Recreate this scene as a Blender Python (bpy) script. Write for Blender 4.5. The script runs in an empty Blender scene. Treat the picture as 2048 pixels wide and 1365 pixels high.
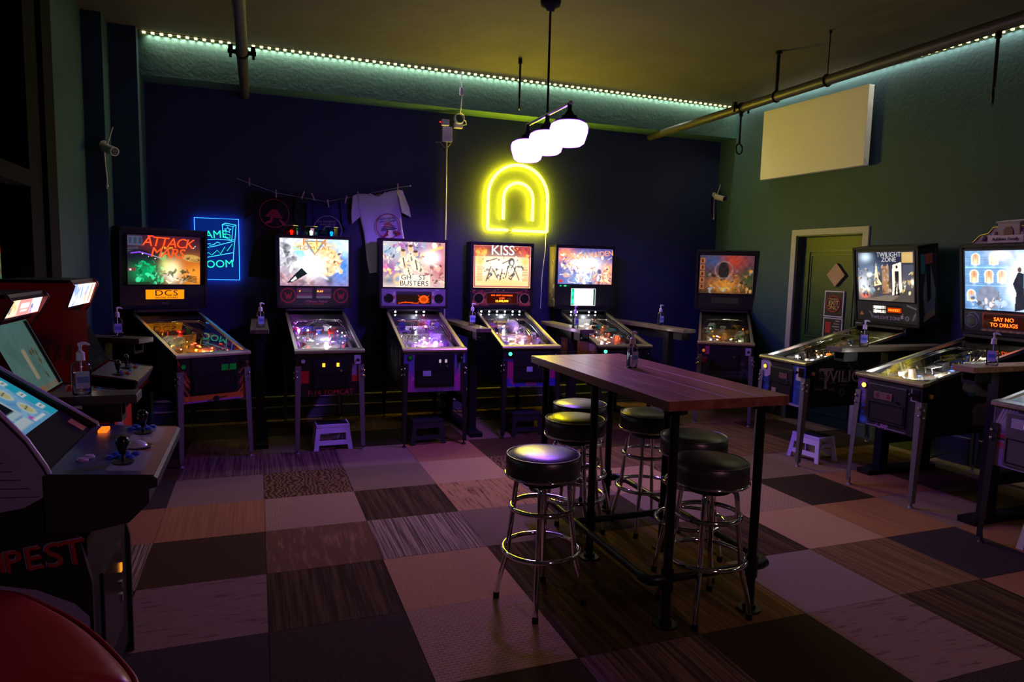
import bpy, bmesh, math, random
import numpy as np
from mathutils import Vector, Matrix

# ------------------------------------------------------------------ camera, world, exposure
scene = bpy.context.scene
COL = scene.collection
cam_d = bpy.data.cameras.new('camera')
cam_d.sensor_fit = 'HORIZONTAL'
cam_d.sensor_width = 36.0
cam_d.lens = 36.0 * 1365.0 / 2048.0
cam_d.clip_start = 0.02
cam = bpy.data.objects.new('camera', cam_d)
COL.objects.link(cam)
YAW, PITCH, ROLL = 0.358770, 0.104168, -0.023534
def _cam_axes():
    cy, sy, cp, sp = math.cos(YAW), math.sin(YAW), math.cos(PITCH), math.sin(PITCH)
    f = Vector((sy * cp, cy * cp, -sp)); r = Vector((cy, -sy, 0.0)); d = f.cross(r)
    r2 = math.cos(ROLL) * r + math.sin(ROLL) * d
    d2 = -math.sin(ROLL) * r + math.cos(ROLL) * d
    return r2, d2, f
_r, _d, _f = _cam_axes()
M4 = Matrix.Identity(4)
for i in range(3):
    M4[i][0] = _r[i]; M4[i][1] = -_d[i]; M4[i][2] = -_f[i]
M4[0][3], M4[1][3], M4[2][3] = -0.027, -5.490, 1.621
cam.matrix_world = M4
scene.camera = cam

world = bpy.data.worlds.new('dusk')
scene.world = world
world.use_nodes = True
world.node_tree.nodes['Background'].inputs[0].default_value = (0.03, 0.045, 0.11, 1)
world.node_tree.nodes['Background'].inputs[1].default_value = 1.0

scene.view_settings.view_transform = 'Standard'
scene.view_settings.look = 'None'
scene.view_settings.gamma = 1.0
scene.view_settings.use_curve_mapping = False
scene.view_settings.exposure = -0.45
scene.cycles.use_denoising = True
scene.cycles.max_bounces = 6
scene.cycles.diffuse_bounces = 2
scene.cycles.use_adaptive_sampling = True
scene.cycles.adaptive_threshold = 0.02
scene.cycles.glossy_bounces = 3
scene.cycles.transmission_bounces = 6
scene.cycles.transparent_max_bounces = 12
scene.cycles.caustics_reflective = False
scene.cycles.caustics_refractive = False
scene.cycles.sample_clamp_indirect = 4.0

# light strengths, all fixtures of the room
PENDANT_COL, PENDANT_STR = (0.30, 0.10, 1.0), 14.0
SPOT_COL, SPOT_W = (0.30, 0.09, 1.0), 92.0
WARM_COL, WARM_STR = (0.92, 0.40, 0.58), 30.0
NEON_COL, NEON_STR = (1.0, 0.80, 0.006), 140.0
LED_W_BACK, LED_W_RIGHT = 46.0, 44.0

rng = random.Random(7)
PI = math.pi
H = 3.69          # ceiling height
T = 0.61          # carpet tile

# ------------------------------------------------------------------ helpers
class MB:
    def __init__(s): s.v = []; s.f = []; s.sm = []
    def add(s, verts, faces, smooth=False):
        o = len(s.v); s.v += [tuple(p) for p in verts]
        s.f += [tuple(i + o for i in f) for f in faces]; s.sm += [smooth] * len(faces)
        return s
    def box(s, x0, x1, y0, y1, z0, z1):
        return s.add([(x0,y0,z0),(x1,y0,z0),(x1,y1,z0),(x0,y1,z0),(x0,y0,z1),(x1,y0,z1),(x1,y1,z1),(x0,y1,z1)],
                     [(0,3,2,1),(4,5,6,7),(0,1,5,4),(1,2,6,5),(2,3,7,6),(3,0,4,7)])
    def prism(s, poly, axis, a, b):
        """poly of 2D points extruded along axis from a to b; axis x: (y,z), y: (x,z), z: (x,y)"""
        def P(p, t): return {'x': (t, p[0], p[1]), 'y': (p[0], t, p[1]), 'z': (p[0], p[1], t)}[axis]
        n = len(poly)
        vs = [P(p, a) for p in poly] + [P(p, b) for p in poly]
        fs = [tuple(range(n))[::-1], tuple(range(n, 2 * n))] + [(i, (i + 1) % n, n + (i + 1) % n, n + i) for i in range(n)]
        return s.add(vs, fs)
    def cyl(s, p0, p1, r0, r1=None, seg=12, smooth=True, cap=True):
        r1 = r0 if r1 is None else r1
        p0, p1 = Vector(p0), Vector(p1); d = (p1 - p0).normalized()
        u = d.orthogonal().normalized(); w = d.cross(u); vs = []
        for k in range(seg):
            a = 2 * PI * k / seg; e = math.cos(a) * u + math.sin(a) * w
            vs += [p0 + r0 * e, p1 + r1 * e]
        s.add(vs, [(2*k, 2*((k+1) % seg), 2*((k+1) % seg)+1, 2*k+1) for k in range(seg)], smooth)
        if cap:
            s.add([vs[2*k] for k in range(seg)], [tuple(range(seg))[::-1]])
            s.add([vs[2*k+1] for k in range(seg)], [tuple(range(seg))])
        return s
    def tube(s, pts, r, seg=8, closed=False):
        pts = [Vector(p) for p in pts]; n = len(pts); rr = r if isinstance(r, (list, tuple)) else [r] * n
        vs = []; prev = None
        for i in range(n):
            if closed: d = pts[(i+1) % n] - pts[i-1]
            else: d = pts[min(i+1, n-1)] - pts[max(i-1, 0)]
            d.normalize()
            u = d.orthogonal().normalized() if prev is None else (prev - d * prev.dot(d)).normalized()
            prev = u; w = d.cross(u)
            for k in range(seg):
                a = 2 * PI * k / seg
                vs.append(pts[i] + rr[i] * (math.cos(a) * u + math.sin(a) * w))
        m = n if closed else n - 1; fs = []
        for i in range(m):
            j = (i + 1) % n
            off = 0
            if closed and j == 0:
                best = 1e9
                for o in range(seg):
                    dd = (vs[i*seg] - vs[o]).length
                    if dd < best: best, off = dd, o
            for k in range(seg):
                fs.append((i*seg+k, i*seg+(k+1) % seg, j*seg+(k+1+off) % seg, j*seg+(k+off) % seg))
        s.add(vs, fs, True)
        if not closed:
            s.add(vs[:seg], [tuple(range(seg))[::-1]]); s.add(vs[-seg:], [tuple(range(seg))])
        return s
    def lathe(s, prof, seg=24, c=(0, 0, 0), smooth=True):
        vs = []; n = len(prof)
        for k in range(seg):
            a = 2 * PI * k / seg
            for r, z in prof: vs.append((c[0] + r*math.cos(a), c[1] + r*math.sin(a), c[2] + z))
        fs = []
        for k in range(seg):
            j = (k + 1) % seg
            for i in range(n - 1):
                fs.append((k*n+i, j*n+i, j*n+i+1, k*n+i+1))
        return s.add(vs, fs, smooth)
    def ball(s, c, r, seg=10, rings=6, sz=1.0):
        prof = [(r*math.sin(PI*i/rings) + 1e-5, -r*sz*math.cos(PI*i/rings)) for i in range(rings + 1)]
        return s.lathe(prof, seg, c)
    def quad(s, a, b, c, d): return s.add([a, b, c, d], [(0, 1, 2, 3)])
    def mesh(s, name, m=None):
        me = bpy.data.meshes.new(name); me.from_pydata(s.v, [], s.f); me.update()
        me.polygons.foreach_set('use_smooth', s.sm)
        if m is not None: me.materials.append(m)
        return me
    def build(s, name, m, parent=None, loc=None, rot=None, bevel=0, bseg=2):
        me = s.mesh(name, m)
        if bevel:
            bm = bmesh.new(); bm.from_mesh(me); bmesh.ops.remove_doubles(bm, verts=bm.verts, dist=1e-5)
            es = [e for e in bm.edges if len(e.link_faces) == 2 and e.calc_face_angle(0) > 0.6]
            bmesh.ops.bevel(bm, geom=es, offset=bevel, segments=bseg, affect='EDGES', profile=0.6)
            bm.to_mesh(me); bm.free()
        return put(name, me, parent, loc, rot)

def put(name, me, parent=None, loc=None, rot=None):
    o = bpy.data.objects.new(name, me); COL.objects.link(o)
    if parent is not None: o.parent = parent
    if loc is not None: o.location = loc
    if rot is not None: o.rotation_euler = rot
    return o
def empty(name, loc=(0, 0, 0), rz=0.0):
    o = bpy.data.objects.new(name, None); COL.objects.link(o); o.empty_display_size = 0.1
    o.location = loc; o.rotation_euler = (0, 0, rz); return o
def tag(o, label, cat, group=None):
    o['label'] = label; o['category'] = cat
    if group: o['group'] = group
    return o
def struct(o): o['kind'] = 'structure'; return o
def copy_tree(o, parent=None):
    c = o.copy(); COL.objects.link(c); c.parent = parent
    for ch in o.children: copy_tree(ch, c)
    return c
def lamp(name, kind, loc, energy, color, parent=None, size=0.02, rot=None, sx=None, sy=None, spread=None):
    L = bpy.data.lights.new(name, kind); L.energy = energy; L.color = color
    if kind == 'AREA':
        L.shape = 'RECTANGLE'; L.size = sx; L.size_y = sy
        if spread: L.spread = spread
    else: L.shadow_soft_size = size
    o = bpy.data.objects.new(name, L); COL.objects.link(o); o.location = loc
    if rot: o.rotation_euler = rot
    if parent is not None: o.parent = parent
    return o

_tc = {}
def text_mesh(txt, size, m, depth=0.0015, spacing=1.0, shear=0.0, align='CENTER'):
    """lettering in the XZ plane, readable from -y, centred on x"""
    key = (txt, size, m.name, depth, spacing, shear, align)
    if key in _tc: return _tc[key]
    cu = bpy.data.curves.new('lettering', 'FONT'); cu.body = txt; cu.size = size; cu.extrude = depth
    cu.align_x = align; cu.align_y = 'CENTER'; cu.space_character = spacing; cu.shear = shear
    cu.resolution_u = 3
    o = bpy.data.objects.new('tmp', cu); COL.objects.link(o)
    dg = bpy.context.evaluated_depsgraph_get()
    me = bpy.data.meshes.new_from_object(o.evaluated_get(dg))
    bpy.data.objects.remove(o); bpy.data.curves.remove(cu)
    me.transform(Matrix.Rotation(PI / 2, 4, 'X'))
    me.name = 'lettering'; me.materials.clear(); me.materials.append(m)
    _tc[key] = me; return me
def text(name, txt, size, m, parent, loc, rot=None, **kw):
    sx = kw.pop('sx', None)
    o = put(name, text_mesh(txt, size, m, **kw), parent, loc, rot)
    if sx: o.scale = (sx, 1, 1)
    return o

# ------------------------------------------------------------------ materials (procedural)
_mats = {}
def mat(name, col, rough=0.5, metal=0.0, noise=0.0, nscale=20.0, bump=0.0, bscale=80.0, emit=None, estr=0.0, coat=0.0, spec=0.5):
    if name in _mats: return _mats[name]
    m = bpy.data.materials.new(name); m.use_nodes = True; nt = m.node_tree; b = nt.nodes['Principled BSDF']
    b.inputs['Base Color'].default_value = (*col, 1); b.inputs['Roughness'].default_value = rough
    b.inputs['Metallic'].default_value = metal; b.inputs['Coat Weight'].default_value = coat
    b.inputs['Specular IOR Level'].default_value = spec
    if emit: b.inputs['Emission Color'].default_value = (*emit, 1); b.inputs['Emission Strength'].default_value = estr
    tc = nt.nodes.new('ShaderNodeTexCoord')
    if noise:
        n = nt.nodes.new('ShaderNodeTexNoise'); n.inputs['Scale'].default_value = nscale; n.inputs['Detail'].default_value = 6
        nt.links.new(tc.outputs['Object'], n.inputs['Vector'])
        mx = nt.nodes.new('ShaderNodeMix'); mx.data_type = 'RGBA'
        mx.inputs['A'].default_value = (*[c * (1 - noise) for c in col], 1)
        mx.inputs['B'].default_value = (*[min(1, c * (1 + noise)) for c in col], 1)
        nt.links.new(n.outputs['Fac'], mx.inputs['Factor']); nt.links.new(mx.outputs['Result'], b.inputs['Base Color'])
    if bump:
        n2 = nt.nodes.new('ShaderNodeTexNoise'); n2.inputs['Scale'].default_value = bscale; n2.inputs['Detail'].default_value = 8
        nt.links.new(tc.outputs['Object'], n2.inputs['Vector'])
        bp = nt.nodes.new('ShaderNodeBump'); bp.inputs['Strength'].default_value = bump; bp.inputs['Distance'].default_value = 0.01
        nt.links.new(n2.outputs['Fac'], bp.inputs['Height']); nt.links.new(bp.outputs['Normal'], b.inputs['Normal'])
    _mats[name] = m; return m
def glow(name, col, s):
    if name in _mats: return _mats[name]
    m = bpy.data.materials.new(name); m.use_nodes = True; nt = m.node_tree; nt.nodes.clear()
    e = nt.nodes.new('ShaderNodeEmission'); e.inputs[0].default_value = (*col, 1); e.inputs[1].default_value = s
    o = nt.nodes.new('ShaderNodeOutputMaterial'); nt.links.new(e.outputs[0], o.inputs[0]); _mats[name] = m; return m
def art_glow(s):
    name = 'backlit_print_%g' % s
    if name in _mats: return _mats[name]
    m = bpy.data.materials.new(name); m.use_nodes = True; nt = m.node_tree; nt.nodes.clear()
    a = nt.nodes.new('ShaderNodeAttribute'); a.attribute_name = 'Col'
    e = nt.nodes.new('ShaderNodeEmission'); e.inputs[1].default_value = s * 1.25
    g = nt.nodes.new('ShaderNodeBsdfGlossy'); g.inputs['Roughness'].default_value = 0.08
    g.inputs['Color'].default_value = (0.04, 0.04, 0.04, 1)
    ad = nt.nodes.new('ShaderNodeAddShader'); o = nt.nodes.new('ShaderNodeOutputMaterial')
    nt.links.new(a.outputs['Color'], e.inputs[0]); nt.links.new(e.outputs[0], ad.inputs[0]); nt.links.new(g.outputs[0], ad.inputs[1])
    nt.links.new(ad.outputs[0], o.inputs[0]); _mats[name] = m; return m
def art_print(rough=0.35):
    name = 'printed_art_%g' % rough
    if name in _mats: return _mats[name]
    m = bpy.data.materials.new(name); m.use_nodes = True; nt = m.node_tree; b = nt.nodes['Principled BSDF']
    a = nt.nodes.new('ShaderNodeAttribute'); a.attribute_name = 'Col'
    nt.links.new(a.outputs['Color'], b.inputs['Base Color']); b.inputs['Roughness'].default_value = rough
    _mats[name] = m; return m
def pane_mat(name, tint=(1, 1, 1), ior=1.5, rough=0.02):
    """clear pane: Fresnel mix of straight-through and mirror"""
    if name in _mats: return _mats[name]
    m = bpy.data.materials.new(name); m.use_nodes = True; nt = m.node_tree; nt.nodes.clear()
    t = nt.nodes.new('ShaderNodeBsdfTransparent'); t.inputs[0].default_value = (*tint, 1)
    g = nt.nodes.new('ShaderNodeBsdfGlossy'); g.inputs['Roughness'].default_value = rough
    fr = nt.nodes.new('ShaderNodeFresnel'); fr.inputs[0].default_value = ior
    mx = nt.nodes.new('ShaderNodeMixShader'); o = nt.nodes.new('ShaderNodeOutputMaterial')
    nt.links.new(fr.outputs[0], mx.inputs[0]); nt.links.new(t.outputs[0], mx.inputs[1]); nt.links.new(g.outputs[0], mx.inputs[2])
    nt.links.new(mx.outputs[0], o.inputs[0]); _mats[name] = m; return m

def carpet(name, c0, c1, kind='plain', scale=30.0):
    m = bpy.data.materials.new(name); m.use_nodes = True; nt = m.node_tree; b = nt.nodes['Principled BSDF']
    b.inputs['Roughness'].default_value = 0.95; b.inputs['Specular IOR Level'].default_value = 0.1
    tc = nt.nodes.new('ShaderNodeTexCoord'); mp = nt.nodes.new('ShaderNodeMapping')
    nt.links.new(tc.outputs['Object'], mp.inputs['Vector'])
    def noise(sc, det=6, rough=0.6):
        n = nt.nodes.new('ShaderNodeTexNoise'); n.inputs['Scale'].default_value = sc; n.inputs['Detail'].default_value = det
        n.inputs['Roughness'].default_value = rough; return n
    if kind == 'stripe': mp.inputs['Scale'].default_value = (scale, 1.2, 1)
    elif kind == 'dash': mp.inputs['Scale'].default_value = (scale, 4, 1)
    elif kind == 'hdash': mp.inputs['Scale'].default_value = (6, scale, 1)
    else: mp.inputs['Scale'].default_value = (scale, scale, scale)
    if kind == 'curl':
        t = nt.nodes.new('ShaderNodeTexWave'); t.inputs['Scale'].default_value = 0.35; t.inputs['Distortion'].default_value = 14
        t.inputs['Detail'].default_value = 2; src = t.outputs['Fac']
    elif kind == 'grid':
        t = nt.nodes.new('ShaderNodeTexBrick'); t.inputs['Scale'].default_value = 0.35
        t.inputs['Color1'].default_value = (0, 0, 0, 1); t.inputs['Color2'].default_value = (0.25, 0.25, 0.25, 1)
        t.inputs['Mortar'].default_value = (1, 1, 1, 1); t.inputs['Mortar Size'].default_value = 0.025; src = t.outputs['Color']
    else:
        t = noise(1.0); src = t.outputs['Fac']
    nt.links.new(mp.outputs['Vector'], t.inputs['Vector'])
    rp = nt.nodes.new('ShaderNodeValToRGB')
    lo, hi = {'plain': (0.3, 0.7), 'stripe': (0.42, 0.58), 'dash': (0.5, 0.66), 'hdash': (0.55, 0.68), 'curl': (0.3, 0.7), 'grid': (0.1, 0.9), 'speckle': (0.42, 0.6)}[kind]
    rp.color_ramp.elements[0].position = lo; rp.color_ramp.elements[1].position = hi
    c0, c1 = [(c[0] * 0.90, c[1] * 0.74, c[2] * 0.42) for c in (c0, c1)]
    rp.color_ramp.elements[0].color = (*c0, 1); rp.color_ramp.elements[1].color = (*c1, 1)
    nt.links.new(src, rp.inputs['Fac'])
    f = noise(420, 3); nt.links.new(tc.outputs['Object'], f.inputs['Vector'])
    ml = nt.nodes.new('ShaderNodeMix'); ml.data_type = 'RGBA'; ml.blend_type = 'MULTIPLY'; ml.inputs['Factor'].default_value = 0.65
    rp2 = nt.nodes.new('ShaderNodeValToRGB'); rp2.color_ramp.elements[0].color = (0.45, 0.45, 0.45, 1); rp2.color_ramp.elements[1].color = (1.35, 1.35, 1.35, 1)
    nt.links.new(f.outputs['Fac'], rp2.inputs['Fac'])
    nt.links.new(rp.outputs['Color'], ml.inputs['A']); nt.links.new(rp2.outputs['Color'], ml.inputs['B'])
    nt.links.new(ml.outputs['Result'], b.inputs['Base Color'])
    bp = nt.nodes.new('ShaderNodeBump'); bp.inputs['Strength'].default_value = 0.5; bp.inputs['Distance'].default_value = 0.004
    nt.links.new(f.outputs['Fac'], bp.inputs['Height']); nt.links.new(bp.outputs['Normal'], b.inputs['Normal'])
    return m

def wood(name, c0, c1, rough=0.3, axis=1, scale=1.0):
    if name in _mats: return _mats[name]
    m = bpy.data.materials.new(name); m.use_nodes = True; nt = m.node_tree; b = nt.nodes['Principled BSDF']
    b.inputs['Roughness'].default_value = rough; b.inputs['Coat Weight'].default_value = 0.25; b.inputs['Coat Roughness'].default_value = 0.15
    tc = nt.nodes.new('ShaderNodeTexCoord'); mp = nt.nodes.new('ShaderNodeMapping')
    s = [22 * scale, 22 * scale, 22 * scale]; s[axis] = 1.6 * scale; mp.inputs['Scale'].default_value = s
    n = nt.nodes.new('ShaderNodeTexNoise'); n.inputs['Scale'].default_value = 1.0; n.inputs['Detail'].default_value = 8; n.inputs['Distortion'].default_value = 0.6
    rp = nt.nodes.new('ShaderNodeValToRGB'); rp.color_ramp.elements[0].position = 0.35; rp.color_ramp.elements[1].position = 0.68
    rp.color_ramp.elements[0].color = (*c0, 1); rp.color_ramp.elements[1].color = (*c1, 1)
    nt.links.new(tc.outputs['Object'], mp.inputs['Vector']); nt.links.new(mp.outputs['Vector'], n.inputs['Vector'])
    nt.links.new(n.outputs['Fac'], rp.inputs['Fac']); nt.links.new(rp.outputs['Color'], b.inputs['Base Color'])
    bp = nt.nodes.new('ShaderNodeBump'); bp.inputs['Strength'].default_value = 0.12; bp.inputs['Distance'].default_value = 0.004
    nt.links.new(n.outputs['Fac'], bp.inputs['Height']); nt.links.new(bp.outputs['Normal'], b.inputs['Normal'])
    _mats[name] = m; return m

NAVY = mat('navy_wall_paint', (0.016, 0.026, 0.085), 0.6, noise=0.2, nscale=3.0, bump=0.25, bscale=30)
BEAMP = mat('teal_beam_paint', (0.042, 0.115, 0.09), 0.62, noise=0.25, nscale=5.0, bump=0.3, bscale=30)
PAINT = mat('teal_wall_paint', (0.014, 0.056, 0.078), 0.65, noise=0.22, nscale=3.0, bump=0.25, bscale=30)
TRIMP = mat('teal_trim_paint', (0.09, 0.13, 0.12), 0.4, noise=0.15, nscale=8)
CEILM = mat('dark_ceiling_plaster', (0.095, 0.087, 0.06), 0.85, noise=0.30, nscale=2.2, bump=0.5, bscale=9)
BLACK = mat('black_paint', (0.010, 0.010, 0.011), 0.5, noise=0.3, spec=0.25)
BLACKG = mat('black_gloss', (0.01, 0.01, 0.011), 0.2)
PIPE = mat('black_iron_pipe', (0.02, 0.02, 0.022), 0.38, 0.6, noise=0.3, nscale=30)
PIPEC = mat('painted_sprinkler_pipe', (0.045, 0.043, 0.03), 0.45, noise=0.25, nscale=15)
CHROME = mat('chrome', (0.85, 0.85, 0.87), 0.07, 1.0, noise=0.04)
STEEL = mat('brushed_steel', (0.66, 0.65, 0.64), 0.28, 1.0, noise=0.12, nscale=60)
GREYLEG = mat('grey_leg_metal', (0.20, 0.195, 0.19), 0.45, 0.5, noise=0.25, nscale=60)
BLACKLEG = mat('black_leg_metal', (0.015, 0.015, 0.016), 0.4, 0.2, noise=0.3)
VINYL = mat('black_vinyl', (0.03, 0.03, 0.03), 0.32, bump=0.03, bscale=260, noise=0.2, spec=1.0)
REDVINYL = mat('red_vinyl', (0.26, 0.006, 0.006), 0.36, noise=0.15, nscale=6, bump=0.04, bscale=120)
WHITEP = mat('violet_glow_white_plastic', (0.72, 0.69, 0.94), 0.45, noise=0.05)  # violet glow of white things under the lamps is put into this colour
DARKP = mat('dark_plastic', (0.014, 0.015, 0.018), 0.5, noise=0.2)
CANVAS = mat('blank_canvas', (0.86, 0.82, 0.80), 0.9, noise=0.03, bump=0.2, bscale=500)
GLASS = pane_mat('playfield_glass')
CLEAR = pane_mat('clear_plastic', (0.93, 0.95, 0.97), 1.45, 0.05)

# ------------------------------------------------------------------ the setting
floor = struct(MB().box(-1.6, 6.6, -9.2, 2.2, -0.10, -0.012).build('floor', mat('floor_underlay', (0.05, 0.04, 0.035), 0.9)))
CP = {
 'tan':   carpet('carpet_tan', (0.40, 0.27, 0.19), (0.52, 0.37, 0.27), 'plain', 60),
 'pink':  carpet('carpet_rose_tan', (0.44, 0.31, 0.26), (0.54, 0.39, 0.33), 'plain', 50),
 'dash':  carpet('carpet_tan_dashes', (0.46, 0.31, 0.20), (0.12, 0.075, 0.05), 'dash', 46),
 'rust':  carpet('carpet_rust', (0.36, 0.20, 0.12), (0.44, 0.26, 0.17), 'stripe', 70),
 'red':   carpet('carpet_red_brown', (0.33, 0.17, 0.14), (0.40, 0.23, 0.18), 'plain', 60),
 'mauve': carpet('carpet_mauve_grey', (0.24, 0.19, 0.23), (0.34, 0.27, 0.33), 'speckle', 200),
 'mgrid': carpet('carpet_mauve_grid', (0.33, 0.24, 0.24), (0.50, 0.40, 0.38), 'grid', 40),
 'mspot': carpet('carpet_mauve_spots', (0.26, 0.19, 0.24), (0.10, 0.07, 0.10), 'hdash', 34),
 'grey':  carpet('carpet_plain_grey', (0.20, 0.175, 0.17), (0.26, 0.22, 0.21), 'plain', 70),
 'bluegrey': carpet('carpet_blue_grey', (0.24, 0.21, 0.28), (0.32, 0.28, 0.36), 'speckle', 160),
 'gstripe': carpet('carpet_grey_stripes', (0.12, 0.10, 0.10), (0.46, 0.42, 0.42), 'stripe', 85),
 'brown': carpet('carpet_brown', (0.15, 0.095, 0.07), (0.25, 0.165, 0.12), 'stripe', 40),
 'bdiag': carpet('carpet_brown_weave', (0.17, 0.105, 0.08), (0.31, 0.20, 0.16), 'dash', 26),
 'dark':  carpet('carpet_dark', (0.035, 0.028, 0.026), (0.06, 0.048, 0.045), 'plain', 60),
 'dstripe': carpet('carpet_dark_stripes', (0.04, 0.028, 0.022), (0.11, 0.075, 0.055), 'stripe', 36),
 'dolive': carpet('carpet_dark_olive', (0.06, 0.042, 0.025), (0.085, 0.06, 0.04), 'plain', 60),
 'dweave': carpet('carpet_dark_weave', (0.03, 0.024, 0.03), (0.10, 0.08, 0.085), 'grid', 75),
 'curl':  carpet('carpet_curls', (0.07, 0.04, 0.03), (0.23, 0.16, 0.12), 'curl', 26),
 'navy':  carpet('carpet_navy', (0.04, 0.035, 0.06), (0.065, 0.055, 0.10), 'plain', 60),
 'pstripe': carpet('carpet_plum_stripes', (0.09, 0.06, 0.09), (0.24, 0.17, 0.24), 'stripe', 50),
}
CELL = {(-2,0):'navy',(-1,0):'mauve',(0,0):'curl',(1,0):'grey',(2,0):'pink',(3,0):'curl',(4,0):'brown',
 (-1,-1):'pstripe',(0,-1):'pstripe',(1,-1):'mauve',(2,-1):'red',(3,-1):'dolive',(4,-1):'dolive',
 (-2,1):'red',(-1,1):'rust',(0,1):'mgrid',(1,1):'dstripe',(2,1):'dash',(3,1):'mauve',(4,1):'pink',(5,1):'curl',(6,1):'grey',(7,1):'mauve',
 (-2,2):'gstripe',(-1,2):'dolive',(0,2):'bdiag',(1,2):'gstripe',(2,2):'grey',(3,2):'dark',(4,2):'mauve',(5,2):'mgrid',(6,2):'dark',(7,2):'red',
 (-1,3):'mspot',(0,3):'dstripe',(1,3):'tan',(2,3):'dstripe',(3,3):'brown',(4,3):'dstripe',(5,3):'pink',(6,3):'rust',(7,3):'mauve',(-2,3):'dark',
 (-1,4):'navy',(0,4):'dweave',(1,4):'mgrid',(2,4):'dstripe',(3,4):'brown',(4,4):'bluegrey',(5,4):'brown',(6,4):'navy',(7,4):'red',
 (0,5):'dark',(1,5):'dark',(2,5):'pstripe',(3,5):'dark',(4,5):'mspot',(5,5):'dstripe',(6,5):'red',(-1,5):'mauve',
 (4,6):'dweave',(5,6):'brown',(3,6):'mauve',(2,6):'mauve',(5,0):'brown',(6,0):'brown',(7,0):'brown',(5,-1):'dolive',(6,-1):'brown',(7,-1):'brown',(8,0):'dark',(8,1):'brown',(8,2):'dolive',(8,3):'brown'}
names = list(CP)
tile_me = {}
for k in names:
    g = 0.0012
    tile_me[k] = MB().box(g, T - g, g, T - g, -0.0115, 0.0).mesh('carpet_tile', CP[k])
for ci in range(-3, 10):
    for rj in range(-4, 12):
        k = CELL.get((ci, rj)) or rng.choice(['brown', 'dark', 'dolive', 'bdiag', 'dolive', 'grey'] if rj < 0 else ['brown', 'dark', 'mauve', 'red', 'dolive', 'grey', 'bdiag', 'navy'])
        x0, y0 = ci * T, -(rj + 1) * T
        if x0 + T < -1.5 or y0 > 2.0: continue
        put('carpet_tile', tile_me[k], floor, (x0, y0, rng.uniform(-0.0008, 0.0004)))

struct(MB().box(-1.6, 6.7, -9.2, 2.2, H, H + 0.1).build('ceiling', CEILM))
struct(MB().box(-1.6, 5.95, 2.0, 2.15, 0, H).build('wall_back', NAVY))
struct(MB().box(-1.0, 5.72, 1.72, 2.0, 3.31, H).build('trim_1', BEAMP))                       # soffit beam over the back wall
struct(MB().box(-1.6, 6.7, -9.2, -9.0, 0, H).build('wall_front', PAINT))
# left side: stepped piers, then the shop window
struct(MB().box(-1.22, -1.0, 1.60, 2.0, 0, H).box(-1.6, -1.22, 1.33, 2.0, 0, H).build('trim_2', PAINT))
wl = MB().box(-1.52, -1.37, 0.22, 1.33, 0, H).box(-1.52, -1.37, -9.0, -3.2, 0, H)
wl.box(-1.52, -1.37, -3.2, 0.22, 0, 0.62)
struct(wl.build('wall_left', PAINT))
FRAMEB = mat('matt_black_frame', (0.008, 0.008, 0.010), 0.85, spec=0.1)
w1 = struct(MB().box(-1.50, -1.33, -0.02, 0.22, 0.62, H).box(-1.50, -1.36, -0.30, -0.02, 0.62, H)
            .box(-1.50, -1.36, -3.2, -0.30, 0.62, 0.70).box(-1.50, -1.36, -3.2, -0.30, H - 0.07, H)
            .box(-1.49, -1.345, -3.2, -0.30, 2.07, 2.17).build('window_1', FRAMEB))
for a, b in ((-3.2, -2.3), (-2.25, -1.3), (-1.25, -0.30)):
    for z0, z1 in ((0.70, 2.07), (2.17, H - 0.07)):
        MB().box(-1.455, -1.449, a, b, z0, z1).build('pane', pane_mat('shop_window_glass', (0.8, 0.83, 0.9)), w1)
    if a > -3: MB().box(-1.49, -1.40, a - 0.05, a, 0.70, H - 0.07).build('mullion', FRAMEB, w1)
MB().cyl((-1.335, 0.03, 1.2), (-1.335, 0.03, 3.2), 0.003).build('frame_bead', GREYLEG, w1)
# right wall, turned 4 degrees, with the door opening
RA = math.atan(0.07)
RW = (5.72, 0, 0)
def on_right(o): o.location = RW; o.rotation_euler = (0, 0, RA); return o
DY0, DY1, DZ = -0.19, 0.66, 2.075
wr = MB().box(0, 0.16, DY1, 2.3, 0, H).box(0, 0.16, -9.2, DY0, 0, H).box(0, 0.16, DY0, DY1, DZ, H)
struct(on_right(wr.build('wall_right', PAINT)))
d1 = struct(on_right(MB().box(0.085, 0.125, DY0, DY1, 0, DZ).build('door_1', mat('dark_green_door', (0.006, 0.042, 0.014), 0.45, noise=0.15))))
FR = mat('pale_door_frame', (0.36, 0.36, 0.36), 0.5, noise=0.12)
fr = MB().box(-0.018, 0.0, DY1, DY1 + 0.065, 0, DZ + 0.065).box(-0.018, 0.0, DY0 - 0.065, DY0, 0, DZ + 0.065).box(-0.018, 0.0, DY0, DY1, DZ, DZ + 0.065)
fr.build('door_frame', FR, d1)
jm = MB().box(0.0, 0.085, DY1 - 0.012, DY1, 0, DZ).box(0.0, 0.085, DY0, DY0 + 0.012, 0, DZ).box(0.0, 0.085, DY0, DY1, DZ - 0.012, DZ)
jm.build('door_jamb', mat('green_jamb', (0.05, 0.08, 0.03), 0.45), d1)
pm = MB()
def frame_boxes(m, x0, x1, ya, yb, za, zb, w):
    m.box(x0, x1, ya, ya + w, za, zb).box(x0, x1, yb - w, yb, za, zb).box(x0, x1, ya + w, yb - w, za, za + w).box(x0, x1, ya + w, yb - w, zb - w, zb)
frame_boxes(pm, 0.072, 0.085, DY0 + 0.10, DY1 - 0.10, 0.95, DZ - 0.16, 0.022)
frame_boxes(pm, 0.076, 0.085, DY0 + 0.14, DY1 - 0.14, 0.99, DZ - 0.21, 0.012)
frame_boxes(pm, 0.072, 0.085, DY0 + 0.10, DY1 - 0.10, 0.12, 0.85, 0.022)
pm.build('door_moulding', mat('dark_green_moulding', (0.010, 0.052, 0.018), 0.4), d1)
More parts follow.
